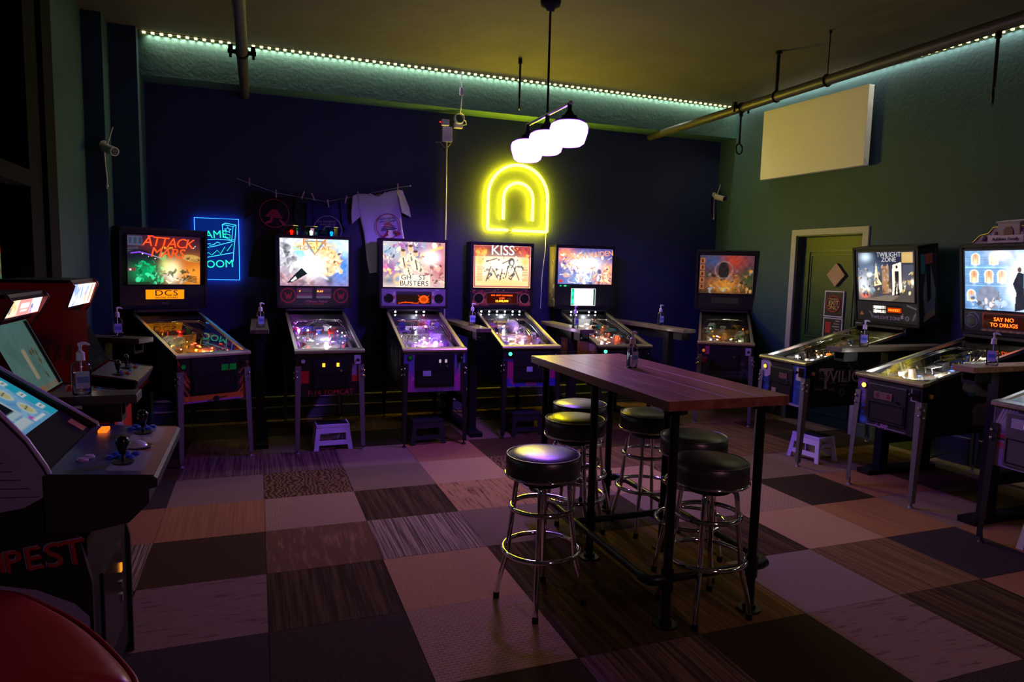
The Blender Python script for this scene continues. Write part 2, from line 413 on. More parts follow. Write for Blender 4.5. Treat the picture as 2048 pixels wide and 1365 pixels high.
MB().cyl((0.085, DY0 + 0.07, 1.0), (0.05, DY0 + 0.07, 1.0), 0.012).ball((0.04, DY0 + 0.07, 1.0), 0.028).build('door_knob', STEEL, d1)
# skirting
EDGE = mat('lit_board_edge', (0.62, 0.60, 0.45), 0.4)  # yellow neon light along the board edges, painted as a pale colour
for nm, x0, x1 in (('baseboard_back', -1.0, 5.6),):
    b = struct(MB().box(x0, x1, 1.965, 2.0, 0, 0.125).build(nm, TRIMP))
    MB().box(x0, x1, 1.978, 2.0, 0.125, 0.228).build('upper_board', TRIMP, b)
    MB().box(x0, x1, 1.946, 1.985, 0.122, 0.133).build('ledge', EDGE, b)
    MB().box(x0, x1, 1.958, 2.0, 0.226, 0.240).build('cap', EDGE, b)
    MB().cyl((x0, 1.962, 0.012), (x1, 1.962, 0.012), 0.012, seg=8).build('shoe', TRIMP, b)
for y0, y1 in ((DY1 + 0.065, 1.97), (-9.0, DY0 - 0.065)):
    b = struct(on_right(MB().box(-0.022, 0.0, y0, y1, 0, 0.125).build('baseboard_right', TRIMP)))
    MB().box(-0.014, 0.0, y0, y1, 0.125, 0.228).build('upper_board', TRIMP, b)
    MB().box(-0.026, 0.0, y0, y1, 0.226, 0.242).build('cap', mat('pale_trim_cap', (0.22, 0.25, 0.25), 0.4), b)
    MB().box(-0.030, 0.0, y0, y1, 0.122, 0.132).build('ledge', TRIMP, b)

# ------------------------------------------------------------------ LED strips
DIODE = glow('led_diode', (1.0, 0.84, 0.34), 4.0)
TAPE = mat('led_tape', (0.7, 0.66, 0.5), 0.5)
dio = MB().box(-0.013, 0.013, -0.009, 0.009, -0.009, 0.007).mesh('led', DIODE)
def led_strip(name, label, n, step, start, along, light_w, light_len, light_c, loc=(0, 0, 0), rz=0.0, fit=None):
    e = empty(name, loc, rz); tag(e, label, 'led strip')
    a = Vector(start); b = a + Vector(along) * (n * step)
    d = Vector(along); s = Vector((abs(d.y) * 0.006, abs(d.x) * 0.006, 0.003))
    lo = Vector((min(a.x, b.x), min(a.y, b.y), a.z)) - s; hi = Vector((max(a.x, b.x), max(a.y, b.y), a.z)) + s
    MB().box(lo.x, hi.x, lo.y, hi.y, a.z + 0.004, a.z + 0.008).build('tape', TAPE, e)
    for i in range(n):
        o = put('led', dio, e, a + d * (i + 0.5) * step)
    lamp('led_light', 'AREA', light_c, light_w, (0.95, 0.95, 0.74), e, sx=light_len if abs(d.x) else 0.014, sy=0.014 if abs(d.x) else light_len, spread=math.radians(125))
    return e
led_strip('led_strip', 'glowing warm white led strip along top of the long back wall', 93, 0.0712, (-0.985, 1.702, H - 0.012), (1, 0, 0), LED_W_BACK, 6.5, (2.33, 1.700, H - 0.016))
led_strip('led_strip', 'led strip along top of the side wall above the blank canvas', 130, 0.0712, (-0.020, 1.65, H - 0.012), (0, -1, 0), LED_W_RIGHT, 9.0, (-0.022, -2.9, H - 0.016), RW, RA)

# ------------------------------------------------------------------ ceiling pipes and hangers
def pipe_run(x, label, clamps):
    e = empty('sprinkler_pipe', (x, 0, 3.28)); tag(e, label, 'pipe')
    MB().cyl((0, 2.0, 0), (0, -8.9, 0), 0.043, seg=18).build('pipe', PIPEC, e)
    for y in clamps:
        m = MB().cyl((0, y - 0.02, 0), (0, y + 0.02, 0), 0.052, seg=16)
        m.box(-0.105, 0.105, y - 0.018, y + 0.018, -0.012, 0.012)
        m.cyl((-0.085, y, -0.045), (-0.085, y, 0.04), 0.011, seg=8).cyl((0.085, y, -0.045), (0.085, y, 0.04), 0.011, seg=8)
        m.box(-0.10, -0.066, y - 0.016, y + 0.016, 0.01, 0.05).box(0.066, 0.10, y - 0.016, y + 0.016, 0.01, 0.05)
        m.build('pipe_clamp', PIPE, e)
    return e
pl = pipe_run(-0.11, 'dark sprinkler pipe under the ceiling above the dark machines on the left', (0.52,))
prr = pipe_run(4.53, 'long sprinkler pipe under the ceiling in front of the blank canvas', (0.30,))
for x, y, r, z0 in ((4.53, -0.19, 0.017, 3.32), (4.53, -0.80, 0.005, 3.32)):
    o = MB().cyl((x, y, z0), (x, y, H), r, seg=10).cyl((x, y, H - 0.03), (x, y, H), r * 1.6 + 0.004, seg=10)
    o.tube([(x + 0.05 * math.cos(a), y, 3.28 + 0.05 * math.sin(a)) for a in [i * 2 * PI / 16 for i in range(16)]], 0.006, 6, True)
    ob = o.build('pipe_hanger', PIPE)
    tag(ob, 'thick pipe drop from ceiling to the long sprinkler pipe' if r > 0.01 else 'thin rod hanger holding up the long sprinkler pipe', 'pipe hanger')
def ring_hanger(x, y, ztop, zring, label, rx=0.0):
    e = empty('ring_hanger', (x, y, zring)); tag(e, label, 'hanger')
    MB().cyl((0, 0, 0.05), (0, 0, ztop - zring), 0.011, seg=8).build('rod', PIPE, e)
    MB().tube([(0.05 * math.cos(a), 0.0, 0.05 * math.sin(a)) for a in [i * 2 * PI / 24 for i in range(24)]], 0.009, 8, True).build('ring', PIPE, e)
    MB().cyl((0, 0, ztop - zring - 0.05), (0, 0, ztop - zring), 0.02, seg=10).build('socket', PIPE, e)
    e.rotation_euler = (0, 0, rx); return e
ring_hanger(4.53, 0.30, 3.25, 2.88, 'iron ring hanging from the sprinkler pipe in the far corner', 0.25)
ring_hanger(4.53, -2.24, 3.25, 2.83, 'iron ring hanging on a rod near the right edge', 0.6)
ring_hanger(2.44, 1.04, H, 3.26, 'small iron ring hanging from ceiling beside the pendant lamp', 1.2)

# ------------------------------------------------------------------ pendant lamps
SHADE = glow('violet_opal_glass', PENDANT_COL, PENDANT_STR)
SHADEW = glow('warm_opal_glass', WARM_COL, WARM_STR)
def pendant(x, y, zbar, m, label, spots=0.0):
    e = empty('pendant_lamp', (x, y, zbar)); tag(e, label, 'pendant lamp')
    MB().cyl((0, 0, 0), (0, 0, H - zbar - 0.06), 0.009, seg=10).build('stem', BLACK, e)
    MB().lathe([(0.0, -0.075), (0.03, -0.07), (0.035, -0.05), (0.075, -0.03), (0.08, 0.0), (0, 0.0)], 20, (0, 0, H - zbar)).build('canopy', BLACK, e)
    MB().cyl((0, -0.43, 0), (0, 0.43, 0), 0.013, seg=12).ball((0, -0.43, 0), 0.017).ball((0, 0.43, 0), 0.017).build('crossbar', STEEL, e)
    for k in (-1, 0, 1):
        yy = k * 0.41
        MB().lathe([(0.0, 0.0), (0.016, 0.0), (0.018, -0.05), (0.04, -0.085), (0.058, -0.09), (0.060, -0.118), (0.110, -0.126), (0.112, -0.131), (0.05, -0.131)], 18, (0, yy, 0)).build('shade_fitter_light_brim', BLACK, e)  # wide brim added to stop the shade's light going up
        prof = [(0.05, -0.132), (0.10, -0.1335), (0.132, -0.15), (0.141, -0.175), (0.139, -0.205), (0.128, -0.245), (0.115, -0.285), (0.09, -0.303), (0.0, -0.308)]
        MB().lathe(prof, 28, (0, yy, 0)).build('glass_shade', m, e)
        if spots:
            sl = lamp('bulb_light', 'SPOT', (0, yy, -0.335), spots, SPOT_COL, e, 0.09)
            sl.data.spot_size = math.radians(176); sl.data.spot_blend = 0.3
    return e
pendant(2.135, -0.40, 2.84, SHADE, 'three-shade pendant lamp glowing violet white above the table', SPOT_W)
pendant(1.7, -6.1, 2.84, SHADEW, 'three-shade pendant lamp glowing pink white behind the viewer')

# ------------------------------------------------------------------ blank canvas, exit poster, diamond plaque
cv = empty('blank_canvas', RW, RA); tag(cv, 'large blank white canvas mounted high on the side wall', 'canvas')
MB().box(-0.115, -0.04, -0.215, 1.165, 2.735, 3.515).build('stretched_canvas', CANVAS, cv, bevel=0.004)
MB().box(-0.04, 0.0, -0.12, 1.07, 2.82, 3.43).build('stretcher_frame', wood('pine', (0.35, 0.24, 0.14), (0.48, 0.34, 0.2), 0.6), cv)
for z0, sg in ((2.735, 1), (3.515, -1)):
    MB().tube([(-0.113, -0.2165, z0 + sg * 0.072), (-0.042, -0.2165, z0 + sg * 0.003)], 0.0025, 6).build('corner_fold', CANVAS, cv)
po = empty('exit_poster', RW, RA); tag(po, 'framed dark poster reading EXIT ONLY on the green door', 'poster')
MB().box(0.066, 0.084, 0.045, 0.29, 1.195, 1.475).build('poster_border', mat('white_card', (0.6, 0.6, 0.6), 0.7), po)
MB().box(0.0645, 0.066, 0.057, 0.278, 1.207, 1.463).build('poster_face', mat('black_card', (0.012, 0.008, 0.008), 0.6), po)
RINGM = mat('red_print', (0.35, 0.02, 0.015), 0.6)
MB().tube([(0.0635, 0.1675 + 0.085 * math.cos(a), 1.335 + 0.085 * math.sin(a)) for a in [i * 2 * PI / 32 for i in range(32)]], 0.009, 6, True).build('red_ring', RINGM, po)
YPR = mat('yellow_print', (0.75, 0.55, 0.12), 0.6, emit=(0.75, 0.55, 0.12), estr=0.0)
for s, z, sz in (('EMERGENCY', 1.385, 0.024), ('EXIT', 1.345, 0.062), ('ONLY', 1.295, 0.062)):
    text('lettering', s, sz, YPR, po, (0.062, 0.1675, z), (0, 0, -PI / 2))
po2 = empty('notice_poster', RW, RA); tag(po2, 'second dark notice below the exit poster on green door', 'poster')
MB().box(0.070, 0.084, 0.045, 0.29, 0.93, 1.185).build('poster_border', _mats['white_card'], po2)
MB().box(0.068, 0.070, 0.057, 0.278, 0.94, 1.175).build('poster_face', _mats['black_card'], po2)
for k in range(6):
    MB().box(0.0665, 0.068, 0.08, 0.13 + 0.02 * (k % 3), 1.15 - 0.03 * k, 1.158 - 0.03 * k).build('text_line', mat('grey_print', (0.4, 0.4, 0.4), 0.7), po2)
MB().box(0.0665, 0.068, 0.19, 0.26, 1.02, 1.14).build('red_block', RINGM, po2)
dm = tag(MB().prism([(-0.115, 0), (0, -0.125), (0.115, 0), (0, 0.125)], 'x', -0.03, 0.0).build('diamond_plaque', mat('tan_board', (0.40, 0.26, 0.13), 0.6, noise=0.2)), 'tan diamond-shaped plaque fixed to the green door', 'plaque')
dm.location = (5.72 + 0.082 - 0.07 * 0.16, 0.165, 1.646); dm.rotation_euler = (0, 0, RA)

# ------------------------------------------------------------------ flat printed art, painted on a fine vertex grid
class Art:
    def __init__(s, w, h, n=128, seed=1):
        s.w, s.h = w, h; s.nx = n; s.nz = max(8, int(n * h / w))
        u = np.linspace(0, 1, s.nx + 1); v = np.linspace(0, 1, s.nz + 1)
        s.U, s.V = np.meshgrid(u, v); s.asp = w / h
        s.c = np.zeros(s.U.shape + (3,)); s.r = np.random.RandomState(seed)
    def fill(s, c): s.c[:] = c; return s
    def vgrad(s, lo, hi):
        t = s.V[..., None]; s.c = np.array(lo) * (1 - t) + np.array(hi) * t; return s
    def mixin(s, m, c, a=1.0):
        m = np.clip(m * a, 0, 1)[..., None]; s.c = s.c * (1 - m) + np.array(c) * m; return s
    def blob(s, u, v, ru, rv, c, a=1.0, p=2.0):
        d = ((s.U - u) / ru) ** 2 + ((s.V - v) / rv) ** 2
        return s.mixin(np.exp(-d ** (p / 2) * 1.4), c, a)
    def disc(s, u, v, ru, rv, c, a=1.0, ang=0.0):
        ca, sa = math.cos(ang), math.sin(ang); x = (s.U - u) * s.asp; y = s.V - v
        X, Y = ca * x + sa * y, -sa * x + ca * y
        d = np.sqrt((X / (ru * s.asp)) ** 2 + (Y / rv) ** 2)
        return s.mixin(np.clip((1.08 - d) / 0.16, 0, 1), c, a)
    def ring(s, u, v, r, w, c, a=1.0):
        d = np.sqrt(((s.U - u) * s.asp) ** 2 + (s.V - v) ** 2)
        return s.mixin(np.clip(1 - np.abs(d - r) / w, 0, 1), c, a)
    def rect(s, u0, u1, v0, v1, c, a=1.0):
        e = 0.006
        m = np.clip((s.U - u0) / e, 0, 1) * np.clip((u1 - s.U) / e, 0, 1) * np.clip((s.V - v0) / e, 0, 1) * np.clip((v1 - s.V) / e, 0, 1)
        return s.mixin(m, c, a)
    def arch(s, u, v, w, h, c, a=1.0):
        s.rect(u - w / 2, u + w / 2, v, v + h, c, a); return s.disc(u, v + h, w / 2, w / 2 * s.asp, c, a)
    def poly(s, pts, c, a=1.0):
        m = np.zeros(s.U.shape, bool); n = len(pts); j = n - 1
        for i in range(n):
            (xi, yi), (xj, yj) = pts[i], pts[j]
            cond = ((yi > s.V) != (yj > s.V)) & (s.U < (xj - xi) * (s.V - yi) / (yj - yi + 1e-9) + xi)
            m ^= cond; j = i
        return s.mixin(m.astype(float), c, a)
    def line(s, p0, p1, w, c, a=1.0):
        ax, ay = p0[0] * s.asp, p0[1]; bx, by = p1[0] * s.asp, p1[1]; X = s.U * s.asp; Y = s.V
        L2 = (bx - ax) ** 2 + (by - ay) ** 2 + 1e-9
        t = np.clip(((X - ax) * (bx - ax) + (Y - ay) * (by - ay)) / L2, 0, 1)
        d = np.sqrt((X - ax - t * (bx - ax)) ** 2 + (Y - ay - t * (by - ay)) ** 2)
        return s.mixin(np.clip((w - d) / (w * 0.6), 0, 1), c, a)
    def busy(s, n, pal, u0=0, u1=1, v0=0, v1=1, size=(0.02, 0.08), a=0.85):
        """abstract shards and curls that read as dense illustration from afar"""
        for _ in range(n):
            u, v = s.r.uniform(u0, u1), s.r.uniform(v0, v1); k = s.r.randint(3); c = pal[s.r.randint(len(pal))]
            r1 = s.r.uniform(*size); r2 = r1 * s.r.uniform(0.25, 0.8); g = s.r.uniform(0, PI)
            if k == 0: s.disc(u, v, r1, r2 * s.asp, c, a, g)
            elif k == 1:
                q = [(u + r1 * math.cos(g + t) * s.r.uniform(0.5, 1.2), v + r1 * s.asp * math.sin(g + t) * s.r.uniform(0.5, 1.2)) for t in (0, 1.9, 2.6, 4.4)]
                s.poly(q, c, a)
            else: s.line((u, v), (u + r1 * 1.6 * math.cos(g), v + r1 * 1.6 * math.sin(g) * s.asp), 0.012, c, a)
        return s
    def grain(s, k=0.25, n=9):
        f = np.zeros(s.U.shape)
        for i in range(n):
            a, b, p = s.r.uniform(10, 70), s.r.uniform(10, 60), s.r.uniform(0, 6.28)
            f += np.sin(a * s.U + b * s.V * (1 if i % 2 else -1) + p)
        s.c = np.clip(s.c * (1 + k * f[..., None] / 3), 0, 1.5); return s
    def build(s, name, m, parent=None, loc=None, rot=None):
        nx, nz = s.nx, s.nz
        co = np.stack([(s.U - 0.5) * s.w, np.zeros_like(s.U), s.V * s.h], -1).reshape(-1, 3)
        i = np.arange(nz)[:, None] * (nx + 1) + np.arange(nx)[None]
        fa = np.stack([i, i + 1, i + nx + 2, i + nx + 1], -1).reshape(-1, 4)
        me = bpy.data.meshes.new(name)
        me.vertices.add(len(co)); me.vertices.foreach_set('co', co.ravel())
        me.loops.add(fa.size); me.loops.foreach_set('vertex_index', fa.ravel())
        me.polygons.add(len(fa)); me.polygons.foreach_set('loop_start', np.arange(len(fa)) * 4)
        me.update(calc_edges=True)
        at = me.color_attributes.new('Col', 'FLOAT_COLOR', 'POINT')
        at.data.foreach_set('color', np.concatenate([np.clip(s.c, 0, 2), np.ones(s.U.shape + (1,))], -1).astype(np.float32).ravel())
        me.materials.append(m)
        return put(name, me, parent, loc, rot)

W_, K_ = (1, 1, 1), (0.004, 0.004, 0.006)

# ------------------------------------------------------------------ pinball machines
ANG_BOLT = MB().ball((0, 0, 0), 0.011, 8, 5).mesh('bolt', CHROME)
def angle_leg(m, top, bot, sx, sy, w0=0.052, w1=0.034):
    """tapered steel angle from top to bottom corner"""
    (tx, ty, tz), (bx, by, bz) = top, bot; mb = MB(); t = 0.004
    for (dx, dy) in ((1, 0), (0, 1)):
        a = []
        for (x, y, z, w) in ((tx, ty, tz, w0), (bx, by, bz, w1)):
            ox, oy = -sx * w * dx, -sy * w * dy
            nx, ny = (0, -sy * t) if dx else (-sx * t, 0)
            a += [(x, y, z), (x + ox, y + oy, z), (x + ox + nx, y + oy + ny, z), (x + nx, y + ny, z)]
        mb.add(a, [(0, 1, 2, 3), (7, 6, 5, 4), (0, 4, 5, 1), (1, 5, 6, 2), (2, 6, 7, 3), (3, 7, 4, 0)])
    mb.cyl((bx - sx * 0.02, by - sy * 0.02, 0.012), (bx - sx * 0.02, by - sy * 0.02, bz + 0.02), 0.007, seg=8)
    mb.cyl((bx - sx * 0.02, by - sy * 0.02, 0.0), (bx - sx * 0.02, by - sy * 0.02, 0.013), 0.022, 0.015, seg=12)
    return mb
PLASTIC = {k: mat('plastic_' + k, c, 0.25, coat=0.3) for k, c in dict(red=(0.55, 0.03, 0.02), blue=(0.04, 0.10, 0.55), white=(0.75, 0.75, 0.75), yellow=(0.7, 0.5, 0.05), green=(0.04, 0.4, 0.10), orange=(0.75, 0.22, 0.03), purple=(0.30, 0.06, 0.5), black=(0.02, 0.02, 0.02), teal=(0.05, 0.35, 0.4)).items()}
RAMPP = pane_mat('clear_ramp_plastic', (0.80, 0.82, 0.88), 1.6, 0.08)

def pinball(x, y, deg, label, sp):
    g = lambda k, d=None: sp.get(k, d)
    R = empty('pinball_machine', (x, y, 0), math.radians(deg)); tag(R, label, 'pinball machine')
    cabm = mat('cabinet_' + g('id'), g('cab', (0.010, 0.010, 0.012)), 0.45, noise=0.2, nscale=12, spec=0.25)
    rail = g('rail', STEEL); legm = g('leg', GREYLEG)
    W2 = 0.2825
    # cabinet
    prof = [(0, 0.50), (0, 0.872), (1.07, 1.130), (1.07, 1.185), (1.31, 1.185), (1.31, 0.53)]
    for s in (-1, 1):
        sd = MB().prism(prof, 'x', s * W2, s * (W2 - 0.018)).build('side_panel', cabm, R)
        if g('side') and s in g('side_on', (-1, 1)):
            a = Art(1.0, 0.36, 100, 5); a.fill(g('cab', (0.012, 0.012, 0.014))); g('side')(a)
            a.build('side_art', art_print(0.4), sd, (s * (W2 + 0.0015), 0.60 if s > 0 else 0.56, 0.535), (0, 0, s * PI / 2))
        for (txt, size, yy, zz, c) in g('side_text', []):
            if s in g('side_on', (-1, 1)):
                text('side_lettering', txt, size, c, sd, (s * (W2 + 0.003), yy, zz), (-s * 0.10 if False else 0, 0, s * PI / 2))
        bt = MB().cyl((s * W2, 0.075, 0.80), (s * (W2 + 0.012), 0.075, 0.80), 0.016, seg=14).build('flipper_button', g('flipbtn', PLASTIC['black']), R)
    MB().box(-W2 + 0.018, W2 - 0.018, 0.02, 1.31, 0.52, 0.54).box(-W2 + 0.018, W2 - 0.018, 1.29, 1.31, 0.54, 1.185).box(-W2 + 0.018, W2 - 0.018, 1.06, 1.31, 1.165, 1.185).box(-W2 + 0.018, W2 - 0.018, 1.055, 1.07, 0.98, 1.13).build('cabinet_shell', cabm, R)
    MB().box(-W2, W2, 0, 0.018, 0.50, 0.872).build('front_panel', cabm, R)
    if g('front'):
        a = Art(0.565, 0.372, 90, 3); a.fill(g('cab', (0.012, 0.012, 0.014))); g('front')(a)
        a.build('front_art', art_print(0.38), R, (0, -0.0012, 0.50))
    for (txt, size, xx, zz, c) in g('front_text', []):
        text('front_lettering', txt, size, c, R, (xx, -0.003, zz))
    # coin door
    cw, ch, cz = g('door', (0.32, 0.27, 0.525))
    cd = MB().box(-cw / 2 + g('door_x', 0.0), cw / 2 + g('door_x', 0.0), -0.012, 0.0, cz, cz + ch).build('coin_door', g('doorm', BLACK), R, bevel=0.009)
    dx = g('door_x', 0.0)
    slots = g('slots', [])
    for (sx_, sz_, w, h, m) in slots:
        MB().box(dx + sx_ - w / 2, dx + sx_ + w / 2, -0.018, -0.012, cz + sz_ - h / 2, cz + sz_ + h / 2).build('coin_slot', m, cd, bevel=0.002)
    frame_m = MB()
    def fb(m, x0, x1, z0, z1, w, ya, yb):
        m.box(x0, x1, ya, yb, z0, z0 + w).box(x0, x1, ya, yb, z1 - w, z1).box(x0, x0 + w, ya, yb, z0 + w, z1 - w).box(x1 - w, x1, ya, yb, z0 + w, z1 - w)
    fb(frame_m, dx - cw / 2 + 0.012, dx + cw / 2 - 0.012, cz + 0.02, cz + ch * 0.52, 0.006, -0.016, -0.012)
    frame_m.build('cash_door_rim', BLACKG, cd)
    MB().cyl((dx + cw * 0.3, -0.012, cz + ch * 0.62), (dx + cw * 0.3, -0.022, cz + ch * 0.62), 0.011, seg=12).build('lock', CHROME, cd)
    # start button, plunger
    sb = g('start')
    if sb:
        MB().cyl((sb[0], 0, sb[1]), (sb[0], -0.014, sb[1]), 0.017, seg=16).build('start_button', sb[2], R)
        MB().tube([(sb[0] + 0.021 * math.cos(a), -0.006, sb[1] + 0.021 * math.sin(a)) for a in [i * PI / 8 for i in range(16)]], 0.004, 6, True).build('button_collar', BLACKG, R)
    MB().box(0.205, 0.262, -0.008, 0.0, 0.765, 0.845).build('plunger_plate', g('plate', BLACKG), R, bevel=0.003)
    MB().cyl((0.233, -0.008, 0.808), (0.233, -0.05, 0.808), 0.006, seg=8).ball((0.233, -0.055, 0.808), 0.015).build('plunger', g('knob', BLACKG), R)
    # lockdown bar, rails, glass
    lb = [(-0.022, 0.868), (-0.024, 0.885), (-0.012, 0.897), (0.05, 0.903), (0.05, 0.878)]
    MB().prism(lb, 'x', -0.296, 0.296).build('lockdown_bar', g('lockm', rail), R, bevel=0.003)
    sl = math.atan2(0.2, 1.07)
    for s in (-1, 1):
        MB().prism([(0.04, 0.878), (0.04, 0.900), (1.075, 1.152), (1.075, 1.126)], 'x', s * (W2 + 0.006), s * (W2 - 0.02)).build('side_rail', rail, R)
    MB().quad((-0.262, 0.05, 0.893), (0.262, 0.05, 0.893), (0.262, 1.07, 1.141), (-0.262, 1.07, 1.141)).build('playfield_glass', GLASS, R)
    # playfield
    th = math.atan2(0.21, 1.0)
    art = Art(0.525, 1.0, 56, g('seed', 3)); art.fill((0.10, 0.08, 0.09)); g('field')(art)
    pf = art.build('playfield', art_print(0.22), R, (0, 0.05, 0.805), (-(PI / 2 - th), 0, 0))
    # local frame of the playfield mesh: x across, z along, -y up
    rr = random.Random(g('seed', 3) * 11 + 1)
    pal = g('plastics', ['red', 'blue', 'white', 'yellow'])
    MB().prism([(-0.262, 0.0), (0.262, 0.0), (0.262, 0.055), (0.10, 0.105), (-0.10, 0.105), (-0.262, 0.055)], 'y', -0.045, -0.003).build('apron', g('apron', PLASTIC['black']), pf)
    for s in (-1, 1):
        fl = MB().prism([(s * 0.115, 0.205), (s * 0.125, 0.218), (s * 0.045, 0.168), (s * 0.04, 0.158)], 'y', -0.04, -0.015)
        fl.build('flipper', g('flip', PLASTIC['white']), pf)
        MB().prism([(s * 0.14, 0.25), (s * 0.19, 0.36), (s * 0.20, 0.27), (s * 0.165, 0.235)], 'y', -0.05, -0.02).build('slingshot', PLASTIC[pal[0]], pf)
        MB().box(s * 0.225 - 0.004, s * 0.225 + 0.004, -0.04, -0.004, 0.19, 0.42).build('lane_guide', STEEL, pf)
    lights = g('bulbs', [((1, 0.9, 0.8), 6)])
    for k in range(3):
        bx, bz = rr.uniform(-0.15, 0.15), rr.uniform(0.62, 0.85)
        b = MB().cyl((bx, -0.003, bz), (bx, -0.045, bz), 0.022, 0.018, seg=14).cyl((bx, -0.045, bz), (bx, -0.058, bz), 0.036, 0.032, seg=16)
        b.build('pop_bumper', PLASTIC[pal[k % len(pal)]], pf)
    for k in range(g('n_plastic', 9)):
        px, pz = rr.choice([-1, 1]) * rr.uniform(0.06, 0.22), rr.uniform(0.38, 0.93); w, l = rr.uniform(0.025, 0.06), rr.uniform(0.03, 0.09)
        q = [(px - w, pz - l * rr.uniform(.3, 1)), (px + w * rr.uniform(.3, 1), pz - l * 0.6), (px + w, pz + l * rr.uniform(.3, 1)), (px - w * 0.4, pz + l)]
        m = MB().prism(q, 'y', -0.050, -0.046)
        for (qx, qz) in q[:3]: m.cyl((qx * 0.9 + px * 0.1, -0.003, qz * 0.9 + pz * 0.1), (qx * 0.9 + px * 0.1, -0.046, qz * 0.9 + pz * 0.1), 0.005, seg=6)
        m.build('plastic_shield', PLASTIC[rr.choice(pal)], pf)
    for s in (-1, 1):                         # wire ramps
        x0 = s * rr.uniform(0.12, 0.2); pts = [(x0, -0.02, 0.50), (x0 * 0.9, -0.06, 0.62), (x0 * 0.4, -0.09, 0.82), (x0 * -0.1, -0.10, 0.90), (s * 0.20, -0.10, 0.88), (s * 0.235, -0.09, 0.70), (s * 0.235, -0.075, 0.42), (s * 0.21, -0.06, 0.30)]
        m = MB()
        for o in (-0.013, 0.013): m.tube([(a + o, b, c + o * 0.5) for a, b, c in pts], 0.0035, 6)
        m.tube([(a, b + 0.012, c) for a, b, c in pts], 0.003, 6)
        m.build('wire_ramp', CHROME, pf)
    rp = MB(); 
    for k in range(6):
        t = k / 6; rp.quad((-0.10 + 0.02 * k, -0.02 - 0.014 * k, 0.52 + 0.05 * k), (-0.04 + 0.02 * k, -0.02 - 0.014 * k, 0.52 + 0.05 * k), (-0.02 + 0.02 * k, -0.034 - 0.014 * k, 0.57 + 0.05 * k), (-0.08 + 0.02 * k, -0.034 - 0.014 * k, 0.57 + 0.05 * k))
    rp.build('plastic_ramp', RAMPP, pf)
    for i, (t, sz, px, pz, c) in enumerate(g('toys', [])):
        if t == 'box': m = MB().box(px - sz, px + sz, -sz * 2.2, -0.003, pz - sz, pz + sz)
        elif t == 'dome': m = MB().ball((px, -sz * 0.9, pz), sz, 14, 8)
        else: m = MB().cyl((px, -0.003, pz), (px, -sz * 2.4, pz), sz, sz * 0.7, seg=14)
        m.build('playfield_toy', c, pf, bevel=0.003 if t == 'box' else 0)
    # small bulbs and lit inserts
    for i, (col, s_) in enumerate(lights):
        em = glow('bulb_%s_%d' % (g('id'), i), col, s_)
        for k in range(g('n_bulb', 5)):
            bx, bz = rr.uniform(-0.23, 0.23), rr.uniform(0.12, 0.92)
            MB().ball((bx, -0.02, bz), rr.uniform(0.006, 0.011), 8, 6).build('bulb', em, pf)
        for k in range(4):
            bx, bz = rr.uniform(-0.12, 0.12), rr.uniform(0.16, 0.60)
            MB().cyl((bx, -0.0005, bz), (bx, -0.002, bz), rr.uniform(0.009, 0.017), seg=12).build('lit_insert', em, pf)
    for (lx, ly, lz, e, c) in g('lamps', []):
        lamp('playfield_lamp', 'POINT', (lx, ly, lz + 0.045 * ly), e * g('lampk', 2.4), c, R, 0.012)
    if g('spots'):
        em = glow('spot_led', (0.85, 0.92, 1.0), 30)
        for sx_ in g('spots'):
            MB().ball((sx_, 1.062, 1.158), 0.009, 10, 6).build('spot_led', em, R)
    # legs
    for s in (-1, 1):
        l = angle_leg(None, (s * 0.292, -0.010, 0.76), (s * 0.297, -0.035, 0.035), s, -1).build('leg', legm, R)
        for z in (0.715, 0.665):
            put('leg_bolt', ANG_BOLT, l, (s * 0.279, -0.016, z))
            put('leg_bolt', ANG_BOLT, l, (s * 0.296, 0.010, z - 0.012))
        angle_leg(None, (s * 0.292, 1.318, 0.80), (s * 0.297, 1.335, 0.035), s, 1).build('leg', legm, R)
    # backbox
    zb, zt = g('bz', (1.19, 1.915)); hb = zt - zb; bw = g('bw', 0.72) / 2; lean = math.radians(g('lean', 0.0))
    d = 0.235; t = 0.022
    y0 = 1.088 + (0.05 if lean else 0)
    bm = MB().box(-bw, -bw + t, 0, d, 0, hb).box(bw - t, bw, 0, d, 0, hb).box(-bw, bw, 0, d, hb - t, hb).box(-bw, bw, 0, d, 0, t).box(-bw + t, bw - t, d - 0.015, d, t, hb - t)
    bb = bm.build('backbox', mat('backbox_' + g('id'), g('bbcol', g('cab', (0.010, 0.010, 0.012))), 0.45, noise=0.2, spec=0.25), R, (0, y0, zb), (lean, 0, 0))
    gx, g0, g1 = g('glass', (0.33, 0.235, 0.685))     # half width, bottom, top within the backbox
    a = Art(2 * gx, g1 - g0, g('res', 132), g('seed', 3)); g('bg')(a)
    a.build('backglass', art_glow(g('bgs', 2.0)), bb, (0, 0.012, g0))
    tm = MB(); fb(tm, -bw + t, bw - t, g0 - 0.02, hb - t, 0.0001, 0, 0.001)
    tm = MB(); fb(tm, -gx - 0.012, gx + 0.012, g0 - 0.012, g1 + 0.012, 0.012, 0.004, 0.014)
    tm.build('backglass_trim', g('bgtrim', BLACKG), bb)
    MB().box(-bw + t, bw - t, 0.010, 0.020, t, g0 - 0.008).build('speaker_panel', cabm, bb)
    MB().box(-bw + t, bw - t, 0.014, 0.02, g1, hb - t).build('top_fascia', cabm, bb)
    if g('panel'):
        a = Art(2 * bw - 2 * t - 0.004, g0 - 0.04, 110, 9); a.fill(g('cab', (0.012, 0.012, 0.014))); g('panel')(a)
        a.build('speaker_panel_art', art_print(0.4), bb, (0, 0.0085, t + 0.004))
